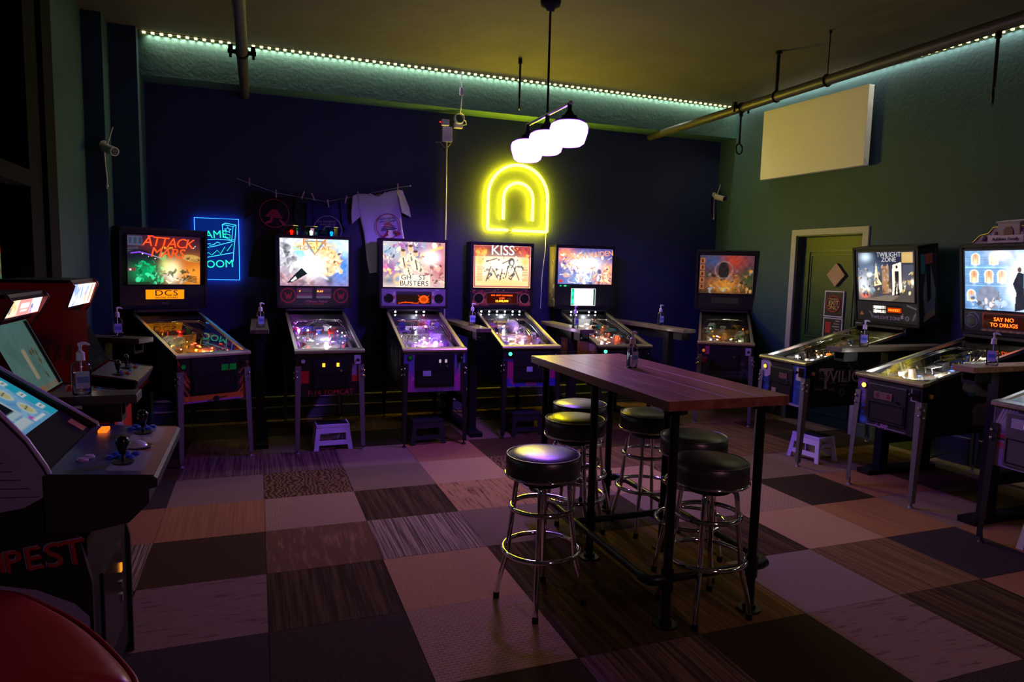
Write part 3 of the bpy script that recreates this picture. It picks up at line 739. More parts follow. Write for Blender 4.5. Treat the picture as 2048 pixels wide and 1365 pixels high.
    for (cx, cz_, r, col) in g('speakers', []):
        MB().cyl((cx, 0.009, cz_), (cx, 0.005, cz_), r, seg=24).build('speaker', BLACKG, bb)
        MB().tube([(cx + r * math.cos(q), 0.005, cz_ + r * math.sin(q)) for q in [i * PI / 14 for i in range(28)]], 0.005, 6, True).build('speaker_ring', col, bb)
    for (u0, u1, v0, v1, fn, s_) in g('displays', []):
        a = Art(u1 - u0, v1 - v0, 60, 4); fn(a)
        a.build('score_display', art_glow(s_), bb, ((u0 + u1) / 2, 0.006, v0))
    for (txt, size, tx, tz, m, kw) in g('bb_text', []):
        kw = dict(kw); ry = kw.pop('ry', 0.0)
        text('lettering', txt, size, m, bb, (tx, 0.0035, tz), (0, ry, 0), **kw)
    if g('extra'): g('extra')(R, bb, hb, bw)
    return R

def tg(n, c, s): return glow('text_' + n, c, s * 1.25)
# ---- 1: red, green and orange backglass, orange dot display
def bg1(a):
    a.vgrad((0.012, 0.02, 0.012), (0.015, 0.006, 0.022)); a.blob(0.92, 0.22, 0.34, 0.36, (0.80, 0.24, 0.02)).blob(0.80, 0.48, 0.25, 0.16, (0.45, 0.10, 0.01), 0.8).blob(0.55, 0.82, 0.36, 0.16, (0.20, 0.012, 0.006), 0.9)
    a.rect(0.0, 0.20, 0.78, 0.98, (0.05, 0.05, 0.09), 0.9)
    for k in range(3): a.rect(0.02 + 0.065 * k, 0.06 + 0.065 * k, 0.82, 0.95, (0.015, 0.03, 0.06))
    for k in range(5): a.line((0.0, 0.74 - 0.03 * k), (0.14, 0.75 - 0.03 * k), 0.008, (0.05, 0.06, 0.10))
    a.disc(0.16, 0.56, 0.17, 0.15, (0.006, 0.006, 0.014), 0.95, -0.1).blob(0.25, 0.24, 0.22, 0.20, (0.0, 0.28, 0.08), 0.9)
    a.busy(60, [(0.0, 0.42, 0.14), (0.005, 0.07, 0.03), (0.04, 0.65, 0.28), (0.0, 0.03, 0.015), (0.02, 0.2, 0.1)], 0.12, 0.48, 0.02, 0.48, (0.012, 0.05))
    a.disc(0.47, 0.58, 0.05, 0.085, (0.10, 0.30, 0.10), 0.9).disc(0.46, 0.60, 0.03, 0.05, (0.30, 0.28, 0.10), 0.9).blob(0.50, 0.42, 0.07, 0.14, (0.35, 0.45, 0.08), 0.9)
    a.blob(0.60, 0.30, 0.13, 0.22, (1.15, 0.95, 0.45), 0.95).blob(0.60, 0.14, 0.08, 0.12, (0.75, 0.65, 0.6), 0.8)
    a.busy(40, [(0.012, 0.02, 0.012), (0.45, 0.38, 0.3), (0.06, 0.08, 0.03), (1, 0.85, 0.45), (0.02, 0.03, 0.02)], 0.48, 0.92, 0.02, 0.30, (0.012, 0.04))
    for k in range(5): a.line((0.72 + 0.03 * k, 0.10 + 0.02 * k), (0.95, 0.04 + 0.03 * k), 0.012, (0.02, 0.025, 0.012))
    a.disc(0.88, 0.55, 0.14, 0.075, (0.42, 0.24, 0.06), 0.95, -0.12).disc(0.90, 0.53, 0.10, 0.04, (0.12, 0.05, 0.01), 0.95, -0.12)
    for k in range(7): a.line((0.83 + 0.022 * k, 0.50), (0.87 + 0.012 * k, 0.57), 0.007, (0.85, 0.5, 0.12), 0.8)
    a.line((0.05, 0.63), (0.16, 0.655), 0.012, (0.30, 0.06, 0.9)).line((0.16, 0.655), (0.32, 0.60), 0.012, (0.28, 0.10, 0.8)).line((0.32, 0.60), (0.44, 0.54), 0.01, (0.35, 0.3, 0.45))
    for u, v in ((0.20, 0.62), (0.28, 0.57), (0.37, 0.53), (0.93, 0.80), (0.91, 0.77)): a.disc(u, v, 0.007, 0.011, (0.9, 0.85, 0.8))
    a.line((0.28, 0.985), (0.34, 0.985), 0.02, (1, 0.05, 0.03)); a.rect(0.0, 0.11, 0.27, 0.34, (0.14, 0.03, 0.03)).disc(0.04, 0.30, 0.012, 0.018, W_); a.rect(0, 0.3, 0, 0.05, (0.01, 0.02, 0.012), 0.8)
def dmd_orange(a):
    a.fill((1.0, 0.30, 0.004)); a.rect(0.0, 1, 0.0, 0.06, (0.9, 0.22, 0.0)); a.rect(0, 1, 0.94, 1.0, (1.0, 0.12, 0.0))
def fr1(a):
    a.fill((0.01, 0.01, 0.011)); a.rect(0, 1, 0, 0.16, (0.62, 0.16, 0.02)); a.rect(0, 1, 0.0, 0.045, (0.35, 0.12, 0.45))
    for s in (0, 1):
        for k in range(14):
            u = 0.5 + (0.5 if s else -0.5) * 1.0; b = a.r.uniform(0.12, 0.95)
            a.line((u, b), (u + (-1 if s else 1) * a.r.uniform(0.06, 0.2), b - a.r.uniform(0.15, 0.5)), 0.018, [(0.75, 0.22, 0.03), (0.5, 0.10, 0.02), (0.25, 0.03, 0.02)][k % 3])
    a.rect(0.2, 0.82, 0.16, 1, (0.01, 0.01, 0.011))
    a.disc(0.52, 0.06, 0.05, 0.06, (0.01, 0.01, 0.01)).line((0.40, 0.02), (0.66, 0.09), 0.02, (0.01, 0.01, 0.01))
def sd1(a):
    for k in range(26): a.line((0.75, 0.3), (0.75 + 0.4 * math.cos(k * 0.25) * a.r.uniform(0.5, 1.3), 0.3 + 0.7 * math.sin(k * 0.25)), 0.012, [(0.30, 0.09, 0.02), (0.16, 0.06, 0.02), (0.3, 0.16, 0.1)][k % 3], 0.8)
def f1(a):
    a.fill((0.14, 0.07, 0.04)); a.blob(0.5, 0.35, 0.4, 0.12, (0.6, 0.2, 0.03)); a.blob(0.2, 0.3, 0.15, 0.08, (0.15, 0.6, 0.2)); a.busy(50, [(0.5, 0.1, 0.03), (0.05, 0.2, 0.08), (0.5, 0.4, 0.3), (0.02, 0.02, 0.03)], size=(0.03, 0.1))
RED_E = tg('red_orange', (1.0, 0.075, 0.012), 1.7); ORG_E = tg('orange', (1.0, 0.35, 0.02), 1.6); DARKT = mat('dark_lettering', (0.06, 0.004, 0.0), 0.6)
AMBER = glow('amber_lamp', (1.0, 0.25, 0.01), 6.0); GREENL = glow('green_lamp', (0.05, 1.0, 0.35), 4.5); GREEND = glow('green_price_lamp', (0.02, 0.35, 0.10), 0.16)
ORL = glow('orange_button_lamp', (1.0, 0.42, 0.05), 3.0); YLL = glow('yellow_button_lamp', (1.0, 0.62, 0.06), 4.0)
GB = lambda b: glow('blade_' + b, (1, 1, 1), 1)
def beacon_extra(R, bb, hb, bw):
    for (xx, m, lm) in ((-0.21, pane_mat('red_acrylic', (0.9, 0.05, 0.03), 1.5, 0.05), glow('red_beacon', (1, 0.06, 0.02), 7)), (-0.02, pane_mat('clear_acrylic', (0.85, 0.9, 0.9), 1.5, 0.05), glow('white_beacon', (0.6, 1.0, 0.8), 8)), (0.18, pane_mat('blue_acrylic', (0.03, 0.35, 0.7), 1.5, 0.05), glow('blue_beacon', (0.02, 0.5, 1.0), 5))):
        b = MB().cyl((xx, 0.12, hb), (xx, 0.12, hb + 0.09), 0.062, seg=6, smooth=False).build('beacon', m, bb)
        MB().cyl((xx, 0.12, hb + 0.001), (xx, 0.12, hb + 0.03), 0.012).ball((xx, 0.12, hb + 0.036), 0.017).build('beacon_bulb', lm, b)
        MB().box(xx - 0.006, xx + 0.030, 0.13, 0.135, hb + 0.003, hb + 0.075).build('beacon_reflector', CHROME, b)
        MB().cyl((xx, 0.12, hb + 0.09), (xx, 0.12, hb + 0.095), 0.066, seg=6, smooth=False).build('beacon_cap', mat('beacon_cap_plastic', (0.25, 0.25, 0.27), 0.3), b)
pinball(-0.359, 0.476, 23.8, 'pinball machine with red and green backglass and orange display beside the blue sign', dict(
    id='a', lean=4, seed=3, bw=0.75, glass=(0.31, 0.222, 0.664), bg=bg1, bgs=1.7, front=fr1, side=sd1, side_on=(-1,), field=f1, leg=GREYLEG, lockm=mat('worn_lockbar', (0.65, 0.58, 0.45), 0.35, 0.7),
    displays=[(-0.165, 0.165, 0.087, 0.174, dmd_orange, 1.3)], door=(0.36, 0.30, 0.565), slots=[(0.08, 0.21, 0.055, 0.05, GREEND), (0.145, 0.21, 0.055, 0.05, GREEND)],
    bb_text=[('ATTACK', 0.125, 0.03, 0.60, RED_E, dict(spacing=0.85, shear=0.2, ry=0.04)), ('FROM', 0.035, 0.02, 0.553, ORG_E, {}), ('MARS', 0.125, 0.02, 0.505, RED_E, dict(spacing=0.9, shear=0.2, ry=0.04)),
             ('DCS', 0.075, 0.01, 0.141, DARKT, dict(spacing=1.1, sx=1.35)), ('DIGITAL SOUND', 0.026, 0.01, 0.100, DARKT, {}), ('Bally', 0.035, 0.0, 0.05, mat('dim_logo', (0.12, 0.12, 0.13), 0.5), dict(shear=0.2))],
    start=(-0.24, 0.80, GREEND), lamps=[(-0.05, 0.7, 0.99, 0.5, (1, 0.25, 0.1)), (-0.15, 0.3, 0.89, 0.35, (0.7, 0.8, 0.3)), (0.05, 0.35, 0.89, 0.35, (1, 0.5, 0.15))],
    bulbs=[((1, 0.05, 0.02), 14), ((1, 0.5, 0.05), 8)], plastics=['red', 'green', 'black', 'orange'], n_bulb=4, toys=[('dome', 0.05, -0.10, 0.45, mat('grey_toy', (0.4, 0.38, 0.35), 0.4))]))

# ---- 2: white explosion over clouds, three beacons on top
def bg2(a):
    a.vgrad((0.24, 0.13, 0.20), (0.50, 0.55, 0.60)); a.blob(0.88, 0.45, 0.24, 0.6, (0.02, 0.16, 0.55), 0.95).blob(0.95, 0.85, 0.18, 0.2, (0.5, 0.7, 0.95))
    a.busy(70, [(0.05, 0.06, 0.07), (0.75, 0.78, 0.8), (0.22, 0.24, 0.28), (0.5, 0.5, 0.55)], 0.0, 0.3, 0.35, 1.0, (0.02, 0.07), 0.6)
    a.busy(30, [(0.20, 0.08, 0.10), (0.5, 0.30, 0.30), (0.06, 0.04, 0.06)], 0.0, 0.5, 0.0, 0.22, (0.03, 0.08), 0.6)
    a.disc(0.66, 0.52, 0.22, 0.30, (0.80, 0.42, 0.18), 0.95)
    a.busy(60, [(0.85, 0.5, 0.25), (0.5, 0.2, 0.08), (0.95, 0.72, 0.45), (0.03, 0.02, 0.02)], 0.5, 0.9, 0.25, 0.75, (0.015, 0.05))
    a.poly([(0.18, 0.82), (0.27, 0.80), (0.42, 0.45), (0.33, 0.40)], (0.18, 0.62, 0.70)).poly([(0.28, 0.75), (0.33, 0.74), (0.42, 0.5), (0.38, 0.46)], (0.12, 0.45, 0.55))
    a.blob(0.46, 0.42, 0.20, 0.26, W_, 1.0).blob(0.44, 0.44, 0.13, 0.17, (1.4, 1.4, 1.35))
    a.line((0.42, 0.4), (0.72, 0.12), 0.03, (0.7, 0.85, 0.95), 0.8)
    a.poly([(0.10, 0.06), (0.20, 0.22), (0.31, 0.38), (0.40, 0.26), (0.30, 0.18), (0.17, 0.07)], (0.005, 0.008, 0.012)).poly([(0.15, 0.10), (0.22, 0.20), (0.24, 0.15), (0.17, 0.085)], (0.8, 0.8, 0.75))
    a.blob(0.72, 0.12, 0.06, 0.1, (0.02, 0.02, 0.03), 0.9).poly([(0.35, 0.96), (0.66, 0.96), (0.50, 0.64)], (0.04, 0.035, 0.02), 0.65).poly([(0.40, 0.93), (0.61, 0.93), (0.505, 0.70)], (0.75, 0.62, 0.25))
    for k in range(5):
        a.line((0.20, 0.90 - 0.035 * k), (0.38, 0.90 - 0.035 * k), 0.010, (0.75, 0.5, 0.12)); a.line((0.64, 0.90 - 0.035 * k), (0.82, 0.90 - 0.035 * k), 0.010, (0.75, 0.5, 0.12))
    a.grain(0.12)
def pn2(a):
    a.fill((0.012, 0.008, 0.012))
    for u in (0.12, 0.88):
        a.ring(u, 0.55, 0.38, 0.05, (0.40, 0.02, 0.03)); a.line((u - 0.045, 0.68), (u - 0.02, 0.40), 0.05, (0.35, 0.02, 0.02)); a.line((u - 0.02, 0.40), (u, 0.6), 0.05, (0.35, 0.02, 0.02)); a.line((u, 0.6), (u + 0.02, 0.40), 0.05, (0.35, 0.02, 0.02)); a.line((u + 0.02, 0.40), (u + 0.045, 0.68), 0.05, (0.35, 0.02, 0.02))
    for u0, u1 in ((0.24, 0.46), (0.52, 0.74)):
        for v0 in (0.48, 0.76): a.rect(u0, u1, v0, v0 + 0.2, (0.18, 0.06, 0.10))
def alnum(a): a.fill((0.05, 0.03, 0.06))
def fr2(a):
    a.fill((0.008, 0.008, 0.009)); a.rect(0.05, 0.19, 0.30, 0.58, (0.55, 0.02, 0.015)); a.rect(0.83, 0.96, 0.30, 0.58, (0.55, 0.02, 0.015)); a.rect(0.83, 0.91, 0.45, 0.72, (0.25, 0.2, 0.3))
def f2(a):
    a.fill((0.22, 0.20, 0.30)); a.blob(0.5, 0.25, 0.3, 0.12, (0.7, 0.7, 0.8)); a.poly([(0.5, 0.1), (0.12, 0.33), (0.2, 0.36), (0.5, 0.18)], (0.8, 0.1, 0.06)).poly([(0.5, 0.1), (0.88, 0.33), (0.8, 0.36), (0.5, 0.18)], (0.06, 0.12, 0.7)); a.busy(70, [(0.75, 0.75, 0.8), (0.3, 0.1, 0.5), (0.6, 0.05, 0.05), (0.05, 0.08, 0.4), (0.05, 0.05, 0.06)], v0=0.3, size=(0.02, 0.08))
GOLD_E = tg('gold', (1.0, 0.36, 0.04), 1.0); PALEG_E = tg('pale_gold', (0.75, 0.32, 0.05), 1.0); SEG_E = tg('segment', (1.0, 0.30, 0.02), 5.0); REDT = mat('red_lettering', (0.55, 0.03, 0.03), 0.5); PINKT = mat('pink_lettering', (0.5, 0.10, 0.25), 0.5)
pinball(0.558, 0.543, 2.0, 'black pinball machine with white explosion backglass and three small beacons on top', dict(
    id='b', seed=5, glass=(0.332, 0.222, 0.690), bg=bg2, bgs=2.1, panel=pn2, front=fr2, field=f2, leg=GREYLEG, door=(0.30, 0.26, 0.55), doorm=BLACK,
    slots=[(-0.055, 0.215, 0.022, 0.032, AMBER), (0.065, 0.215, 0.022, 0.032, AMBER)],
    displays=[(-0.175, -0.028, 0.155, 0.178, alnum, 1.0), (0.012, 0.155, 0.155, 0.178, alnum, 1.0), (-0.175, -0.028, 0.098, 0.123, lambda a: a.fill((0.10, 0.07, 0.15)), 1.0), (0.012, 0.155, 0.098, 0.123, lambda a: a.fill((0.10, 0.07, 0.15)), 1.0)],
    bb_text=[('F-14', 0.10, 0.0, 0.650, GOLD_E, dict(spacing=1.05, sx=1.3)), ('TOMCAT', 0.055, 0.0, 0.597, PALEG_E, dict(spacing=1.15, sx=1.25)), ('F', 0.026, -0.145, 0.167, SEG_E, {}), ('PLAY', 0.026, 0.05, 0.167, SEG_E, {}), ('Williams Pinball', 0.034, 0.01, 0.067, PINKT, dict(shear=0.25)), ('PLAY THE WORLD', 0.018, 0.0, 0.043, REDT, dict(spacing=1.2))],
    front_text=[('F-14 TOMCAT', 0.062, 0.005, 0.522, REDT)], plate=mat('pale_lilac_plate', (0.5, 0.48, 0.55), 0.5), start=(-0.225, 0.80, mat('white_button', (0.5, 0.5, 0.5), 0.4)),  # plunger plate in pale lilac grey
    lamps=[(-0.18, 0.85, 1.03, 0.8, (0.6, 0.1, 1.0)), (0.0, 0.25, 0.885, 1.1, (0.95, 0.93, 1.0)), (0.05, 0.6, 0.96, 1.1, (0.95, 0.93, 1.0))],
    bulbs=[((1, 1, 1), 10), ((0.75, 0.2, 1.0), 10), ((0.6, 0.8, 1.0), 8)], plastics=['red', 'blue', 'white', 'purple'], n_bulb=6, n_plastic=10, toys=[('cyl', 0.014, -0.20, 0.86, glow('violet_post', (0.7, 0.1, 1.0), 7)), ('cyl', 0.02, 0.1, 0.75, PLASTIC['red'])], extra=beacon_extra))

# ---- 3: crowded pale backglass with purple speaker panel
def bg3(a):
    a.fill((0.62, 0.48, 0.42)); a.blob(0.15, 0.8, 0.25, 0.25, (0.35, 0.5, 0.6)).blob(0.5, 0.9, 0.35, 0.2, (0.25, 0.15, 0.4)).blob(0.9, 0.6, 0.2, 0.6, (0.45, 0.06, 0.12))
    a.blob(0.1, 0.4, 0.2, 0.3, (0.25, 0.1, 0.3)).busy(60, [(0.85, 0.8, 0.6), (0.25, 0.35, 0.5), (0.06, 0.05, 0.07), (0.7, 0.55, 0.4), (0.9, 0.75, 0.5), (0.4, 0.1, 0.35)], size=(0.02, 0.07))
    for u, v in ((0.32, 0.74), (0.44, 0.84), (0.52, 0.70), (0.40, 0.52)): a.disc(u, v, 0.045, 0.09, (0.85, 0.55, 0.35), 0.9).disc(u, v - 0.2, 0.075, 0.13, (0.75, 0.68, 0.5), 0.9).line((u, v - 0.1), (u + 0.03, v - 0.3), 0.02, (0.05, 0.04, 0.04))
    a.line((0.78, 0.82), (0.95, 0.9), 0.04, (1.0, 0.45, 0.08)).line((0.80, 0.80), (0.62, 0.72), 0.04, (1.0, 0.6, 0.2)).blob(0.78, 0.66, 0.16, 0.18, (1.3, 1.1, 1.0), 1.0)
    a.busy(26, [(0.30, 0.08, 0.08), (0.10, 0.04, 0.05), (0.8, 0.4, 0.3)], 0.62, 1.0, 0.05, 0.5, (0.02, 0.06)); a.ring(0.25, 0.18, 0.10, 0.04, (1.0, 0.6, 0.2)); a.blob(0.10, 0.15, 0.12, 0.1, (0.15, 0.18, 0.22)).busy(12, [(0.8, 0.15, 0.4), (0.9, 0.7, 0.1)], 0.0, 0.16, 0.25, 0.5, (0.02, 0.04))
    a.busy(70, [(0.9, 0.82, 0.6), (0.12, 0.20, 0.32), (0.03, 0.03, 0.05), (0.6, 0.35, 0.2), (0.95, 0.7, 0.4), (0.35, 0.06, 0.30), (0.1, 0.3, 0.35)], 0.0, 0.66, 0.30, 1.0, (0.012, 0.04), 0.8)
    for u, v in ((0.32, 0.76), (0.44, 0.86), (0.52, 0.74)): a.disc(u, v, 0.032, 0.065, (0.80, 0.45, 0.26), 0.95).disc(u, v + 0.05, 0.034, 0.03, (0.06, 0.03, 0.02), 0.95)
    a.rect(0.26, 0.76, 0.03, 0.28, (0.95, 0.85, 0.68), 0.6)
def pn3(a):
    a.fill((0.20, 0.14, 0.32)); a.rect(0.02, 0.98, 0.90, 0.97, (0.1, 0.07, 0.16)); a.rect(0.22, 0.78, 0.18, 0.84, (0.02, 0.015, 0.03))
    for u in (0.19, 0.80): a.rect(u - 0.015, u + 0.015, 0.2, 0.8, (0.45, 0.35, 0.45)); a.rect(u - 0.015, u + 0.015, 0.4, 0.6, (0.4, 0.05, 0.05))
    a.rect(0.84, 0.90, 0.90, 0.96, (0.6, 0.6, 0.65))
def dm3(a):
    a.fill((0.010, 0.004, 0.004)); a.disc(0.78, 0.52, 0.135, 0.42, (0.9, 0.10, 0.01)); a.disc(0.78, 0.52, 0.09, 0.25, (0.45, 0.04, 0.0)); a.line((0.06, 0.10), (0.25, 0.22), 0.05, (1, 0.08, 0.0)); a.line((0.25, 0.22), (0.62, 0.10), 0.05, (1, 0.08, 0.0))
    for k in range(3): a.line((0.62, 0.95 - 0.35 * k), (0.66, 0.8 - 0.3 * k), 0.03, (1, 0.08, 0.0)); a.line((0.93, 0.95 - 0.35 * k), (0.90, 0.8 - 0.3 * k), 0.03, (1, 0.08, 0.0))
def fr3(a):
    a.fill((0.10, 0.10, 0.36)); a.blob(0.1, 0.15, 0.3, 0.35, (0.45, 0.06, 0.30)).blob(0.9, 0.25, 0.25, 0.4, (0.5, 0.05, 0.28)).blob(0.95, 0.65, 0.1, 0.15, (0.05, 0.35, 0.3)); a.busy(40, [(0.3, 0.1, 0.4), (0.12, 0.25, 0.5), (0.6, 0.3, 0.55), (0.3, 0.05, 0.2)], size=(0.02, 0.05), a=0.6); a.rect(0.12, 0.88, 0.02, 0.16, (0.25, 0.07, 0.35), 0.8)
def sd3(a): a.blob(0.55, 0.5, 0.35, 0.45, (0.20, 0.17, 0.19), 0.9).busy(26, [(0.30, 0.26, 0.28), (0.03, 0.03, 0.035), (0.16, 0.14, 0.16)], 0.25, 0.9, 0.05, 0.9, (0.03, 0.09))
def f3(a): a.fill((0.35, 0.22, 0.42)); a.blob(0.3, 0.2, 0.4, 0.12, (0.8, 0.75, 0.85)); a.busy(80, [(0.8, 0.75, 0.85), (0.35, 0.12, 0.5), (0.08, 0.06, 0.1), (0.6, 0.45, 0.7), (0.2, 0.3, 0.6)], size=(0.03, 0.09))
BLK_T = mat('black_lettering', (0.01, 0.01, 0.01), 0.5); VT = mat('violet_lettering', (0.16, 0.10, 0.22), 0.5); BRZ = mat('gold_trim_metal', (0.62, 0.55, 0.34), 0.35, 0.9, noise=0.1)
WSLOT = mat('coin_slot_face', (0.6, 0.58, 0.5), 0.4, emit=(1.0, 0.9, 0.6), estr=0.5)
TAGM = mat('sticker_blue_white', (0.35, 0.45, 0.55), 0.5)
pinball(1.478, 0.503, -2.2, 'pinball machine with crowded pale backglass, purple speaker panel and blue purple front', dict(
    id='c', seed=7, glass=(0.325, 0.222, 0.695), bg=bg3, bgs=1.7, panel=pn3, front=fr3, side=sd3, side_on=(-1,), field=f3, rail=BRZ, leg=BLACKLEG, cab=(0.012, 0.011, 0.016), door=(0.36, 0.30, 0.545),
    slots=[(0.045, 0.235, 0.02, 0.03, WSLOT), (0.10, 0.235, 0.02, 0.03, WSLOT), (-0.075, 0.125, 0.075, 0.05, TAGM)],
    displays=[(-0.185, 0.185, 0.045, 0.145, dm3, 1.6)], speakers=[(-0.265, 0.105, 0.045, BLACKG), (0.265, 0.105, 0.045, BLACKG)],
    bb_text=[('GH', 0.075, -0.085, 0.325, BLK_T, {}), ('ST', 0.075, 0.085, 0.325, BLK_T, {}), ('BUSTERS', 0.075, 0.0, 0.262, BLK_T, dict(spacing=1.05))], front_text=[('GHOSTBUSTERS', 0.048, 0.01, 0.522, VT)],
    start=(-0.225, 0.815, GREEND), spots=(-0.20, 0.02, 0.10), lamps=[(-0.05, 0.3, 0.90, 1.2, (0.95, 0.75, 1.0)), (0.08, 0.42, 0.93, 0.9, (0.75, 0.3, 1.0)), (0, 1.0, 1.05, 0.7, (0.8, 0.9, 1.0)), (0.1, 0.95, 1.04, 0.25, (1.0, 0.1, 0.1))],
    bulbs=[((0.9, 0.6, 1.0), 14), ((1, 1, 1), 8)], plastics=['purple', 'white', 'black', 'blue'], apron=mat('apron_tan', (0.3, 0.2, 0.15), 0.5), toys=[('dome', 0.03, 0.10, 0.86, PLASTIC['purple']), ('box', 0.035, -0.16, 0.88, PLASTIC['blue']), ('dome', 0.02, 0.09, 0.36, glow('violet_flash', (0.85, 0.6, 1.0), 16))]))

# ---- 4: orange and cream stage backglass with silver title
def bg4(a):
    a.fill((0.95, 0.62, 0.32)); a.rect(0, 1, 0.74, 1.0, (0.22, 0.04, 0.03)); a.blob(0.12, 0.84, 0.12, 0.14, (0.95, 0.32, 0.06)).blob(0.88, 0.84, 0.12, 0.14, (0.6, 0.08, 0.06)).blob(0.5, 0.52, 0.42, 0.24, (1.25, 1.1, 0.9), 0.9)
    a.blob(0.5, 0.10, 0.55, 0.13, (1.0, 0.58, 0.20), 0.8).blob(0.11, 0.62, 0.07, 0.12, (1.0, 0.55, 0.12)).blob(0.90, 0.62, 0.07, 0.12, (1.0, 0.55, 0.12))
    for k in range(9): a.line((0.06, 0.50 - 0.04 * k), (0.15, 0.50 - 0.04 * k), 0.010, (0.5, 0.22, 0.05)); a.line((0.85, 0.50 - 0.04 * k), (0.95, 0.50 - 0.04 * k), 0.010, (0.5, 0.22, 0.05))
    a.busy(90, [(0.012, 0.012, 0.02), (1.1, 1.0, 0.92), (0.05, 0.05, 0.07), (0.95, 0.88, 0.8), (0.25, 0.2, 0.22), (1.0, 0.8, 0.5)], 0.16, 0.86, 0.18, 0.72, (0.012, 0.045))
    for p0, p1 in (((0.30, 0.5), (0.22, 0.16)), ((0.33, 0.45), (0.42, 0.22)), ((0.50, 0.45), (0.46, 0.18)), ((0.60, 0.5), (0.56, 0.25)), ((0.70, 0.5), (0.80, 0.20)), ((0.74, 0.52), (0.66, 0.2)), ((0.22, 0.62), (0.40, 0.70)), ((0.62, 0.66), (0.50, 0.58))): a.line(p0, p1, 0.02, (0.02, 0.02, 0.03), 0.85)
    a.disc(0.66, 0.62, 0.055, 0.10, (0.03, 0.025, 0.03), 0.9).disc(0.665, 0.60, 0.028, 0.055, (1.1, 1.0, 0.95)).busy(14, [(0.7, 0.1, 0.05), (0.35, 0.03, 0.05), (1, 0.5, 0.1)], 0.72, 0.98, 0.74, 0.96, (0.02, 0.05)).busy(14, [(1.0, 0.5, 0.1), (0.5, 0.08, 0.03)], 0.02, 0.24, 0.72, 0.96, (0.02, 0.05))
    for p0, p1 in (((0.02, 0.03), (0.02, 0.97)), ((0.98, 0.03), (0.98, 0.97)), ((0.02, 0.03), (0.98, 0.03)), ((0.02, 0.97), (0.98, 0.97))): a.line(p0, p1, 0.020, (0.40, 0.05, 0.10))
def pn4(a):
    a.fill((0.025, 0.008, 0.010)); a.busy(16, [(0.35, 0.04, 0.03), (0.25, 0.02, 0.04)], 0, 0.25, 0, 1, (0.03, 0.08)); a.busy(16, [(0.35, 0.04, 0.03), (0.25, 0.02, 0.04)], 0.75, 1, 0, 1, (0.03, 0.08)); a.rect(0, 0.12, 0, 0.25, (0.45, 0.08, 0.05)).rect(0.88, 1, 0, 0.25, (0.45, 0.08, 0.05)); a.rect(0.24, 0.78, 0.10, 0.82, (0.30, 0.09, 0.05)).rect(0.25, 0.77, 0.13, 0.79, (0.02, 0.006, 0.008)); a.busy(10, [(0.5, 0.5, 0.5)], 0.35, 0.6, 0.85, 1.0, (0.004, 0.01))
def dm4(a): a.fill((0.05, 0.004, 0.002))
def fr4(a):
    a.vgrad((0.04, 0.04, 0.40), (0.02, 0.01, 0.015)); a.rect(0, 1, 0.72, 1, (0.012, 0.01, 0.014)); a.mixin(((a.V > 0.22) & (a.V < 0.66) & ((a.U < 0.2) | (a.U > 0.84))).astype(float), (0.42, 0.02, 0.10), 0.85); a.busy(26, [(0.5, 0.03, 0.1), (0.1, 0.02, 0.3), (0.3, 0.02, 0.15)], v1=0.5, size=(0.02, 0.05), a=0.6)
def f4(a): a.fill((0.35, 0.24, 0.16)); a.blob(0.35, 0.3, 0.35, 0.2, (0.75, 0.5, 0.28)); a.rect(0, 1, 0.6, 1, (0.10, 0.10, 0.14), 0.8); a.busy(60, [(0.8, 0.6, 0.4), (0.1, 0.07, 0.08), (0.8, 0.78, 0.8), (0.3, 0.1, 0.4)], size=(0.03, 0.1))
SILV_E = tg('silver', (0.62, 0.85, 0.92), 1.8); DOTR = tg('red_dots', (1.0, 0.10, 0.01), 3.0); DOTY = tg('yellow_dots', (1.0, 0.45, 0.03), 4.0); KT = mat('orange_lettering', (0.6, 0.12, 0.03), 0.5)
REDRING = mat('dull_red_ring', (0.35, 0.12, 0.10), 0.5)
pinball(2.447, 0.563, -3.8, 'pinball machine with orange stage backglass, red speaker panel and silver title', dict(
    id='d', seed=9, glass=(0.328, 0.228, 0.690), bg=bg4, bgs=1.6, panel=pn4, front=fr4, field=f4, rail=BRZ, leg=BLACKLEG, door=(0.36, 0.30, 0.545), slots=[(-0.02, 0.125, 0.06, 0.05, TAGM)],
    displays=[(-0.17, 0.165, 0.055, 0.16, dm4, 1.0)], speakers=[(-0.265, 0.11, 0.056, REDRING), (0.265, 0.11, 0.056, REDRING)],
    bb_text=[('KISS', 0.15, 0.0, 0.635, SILV_E, dict(spacing=0.95, sx=1.05, depth=0.002)), ('KISS ARMY CHAMPION', 0.024, 0, 0.143, DOTR, {}), ('LON', 0.030, 0, 0.112, DOTR, {}), ('25,000,000', 0.034, 0, 0.080, DOTY, {})],
    front_text=[('KISS', 0.06, 0.0, 0.527, KT)], start=(-0.215, 0.82, GREENL), spots=(-0.24, -0.15, -0.06, 0.03, 0.12, 0.2),
    lamps=[(0.0, 1.0, 1.05, 1.6, (0.82, 0.9, 1.0)), (-0.1, 0.35, 0.91, 1.0, (1.0, 0.8, 0.55)), (0.1, 0.6, 0.96, 0.5, (0.8, 0.5, 1.0))], bulbs=[((1, 0.95, 0.9), 10), ((0.9, 0.2, 0.3), 6)], plastics=['white', 'black', 'purple', 'orange'],
    apron=mat('apron_gold', (0.5, 0.42, 0.12), 0.4), toys=[('dome', 0.075, 0.02, 0.72, mat('grey_bust_toy', (0.5, 0.48, 0.52), 0.3)), ('dome', 0.03, -0.12, 0.80, PLASTIC['black'])]))

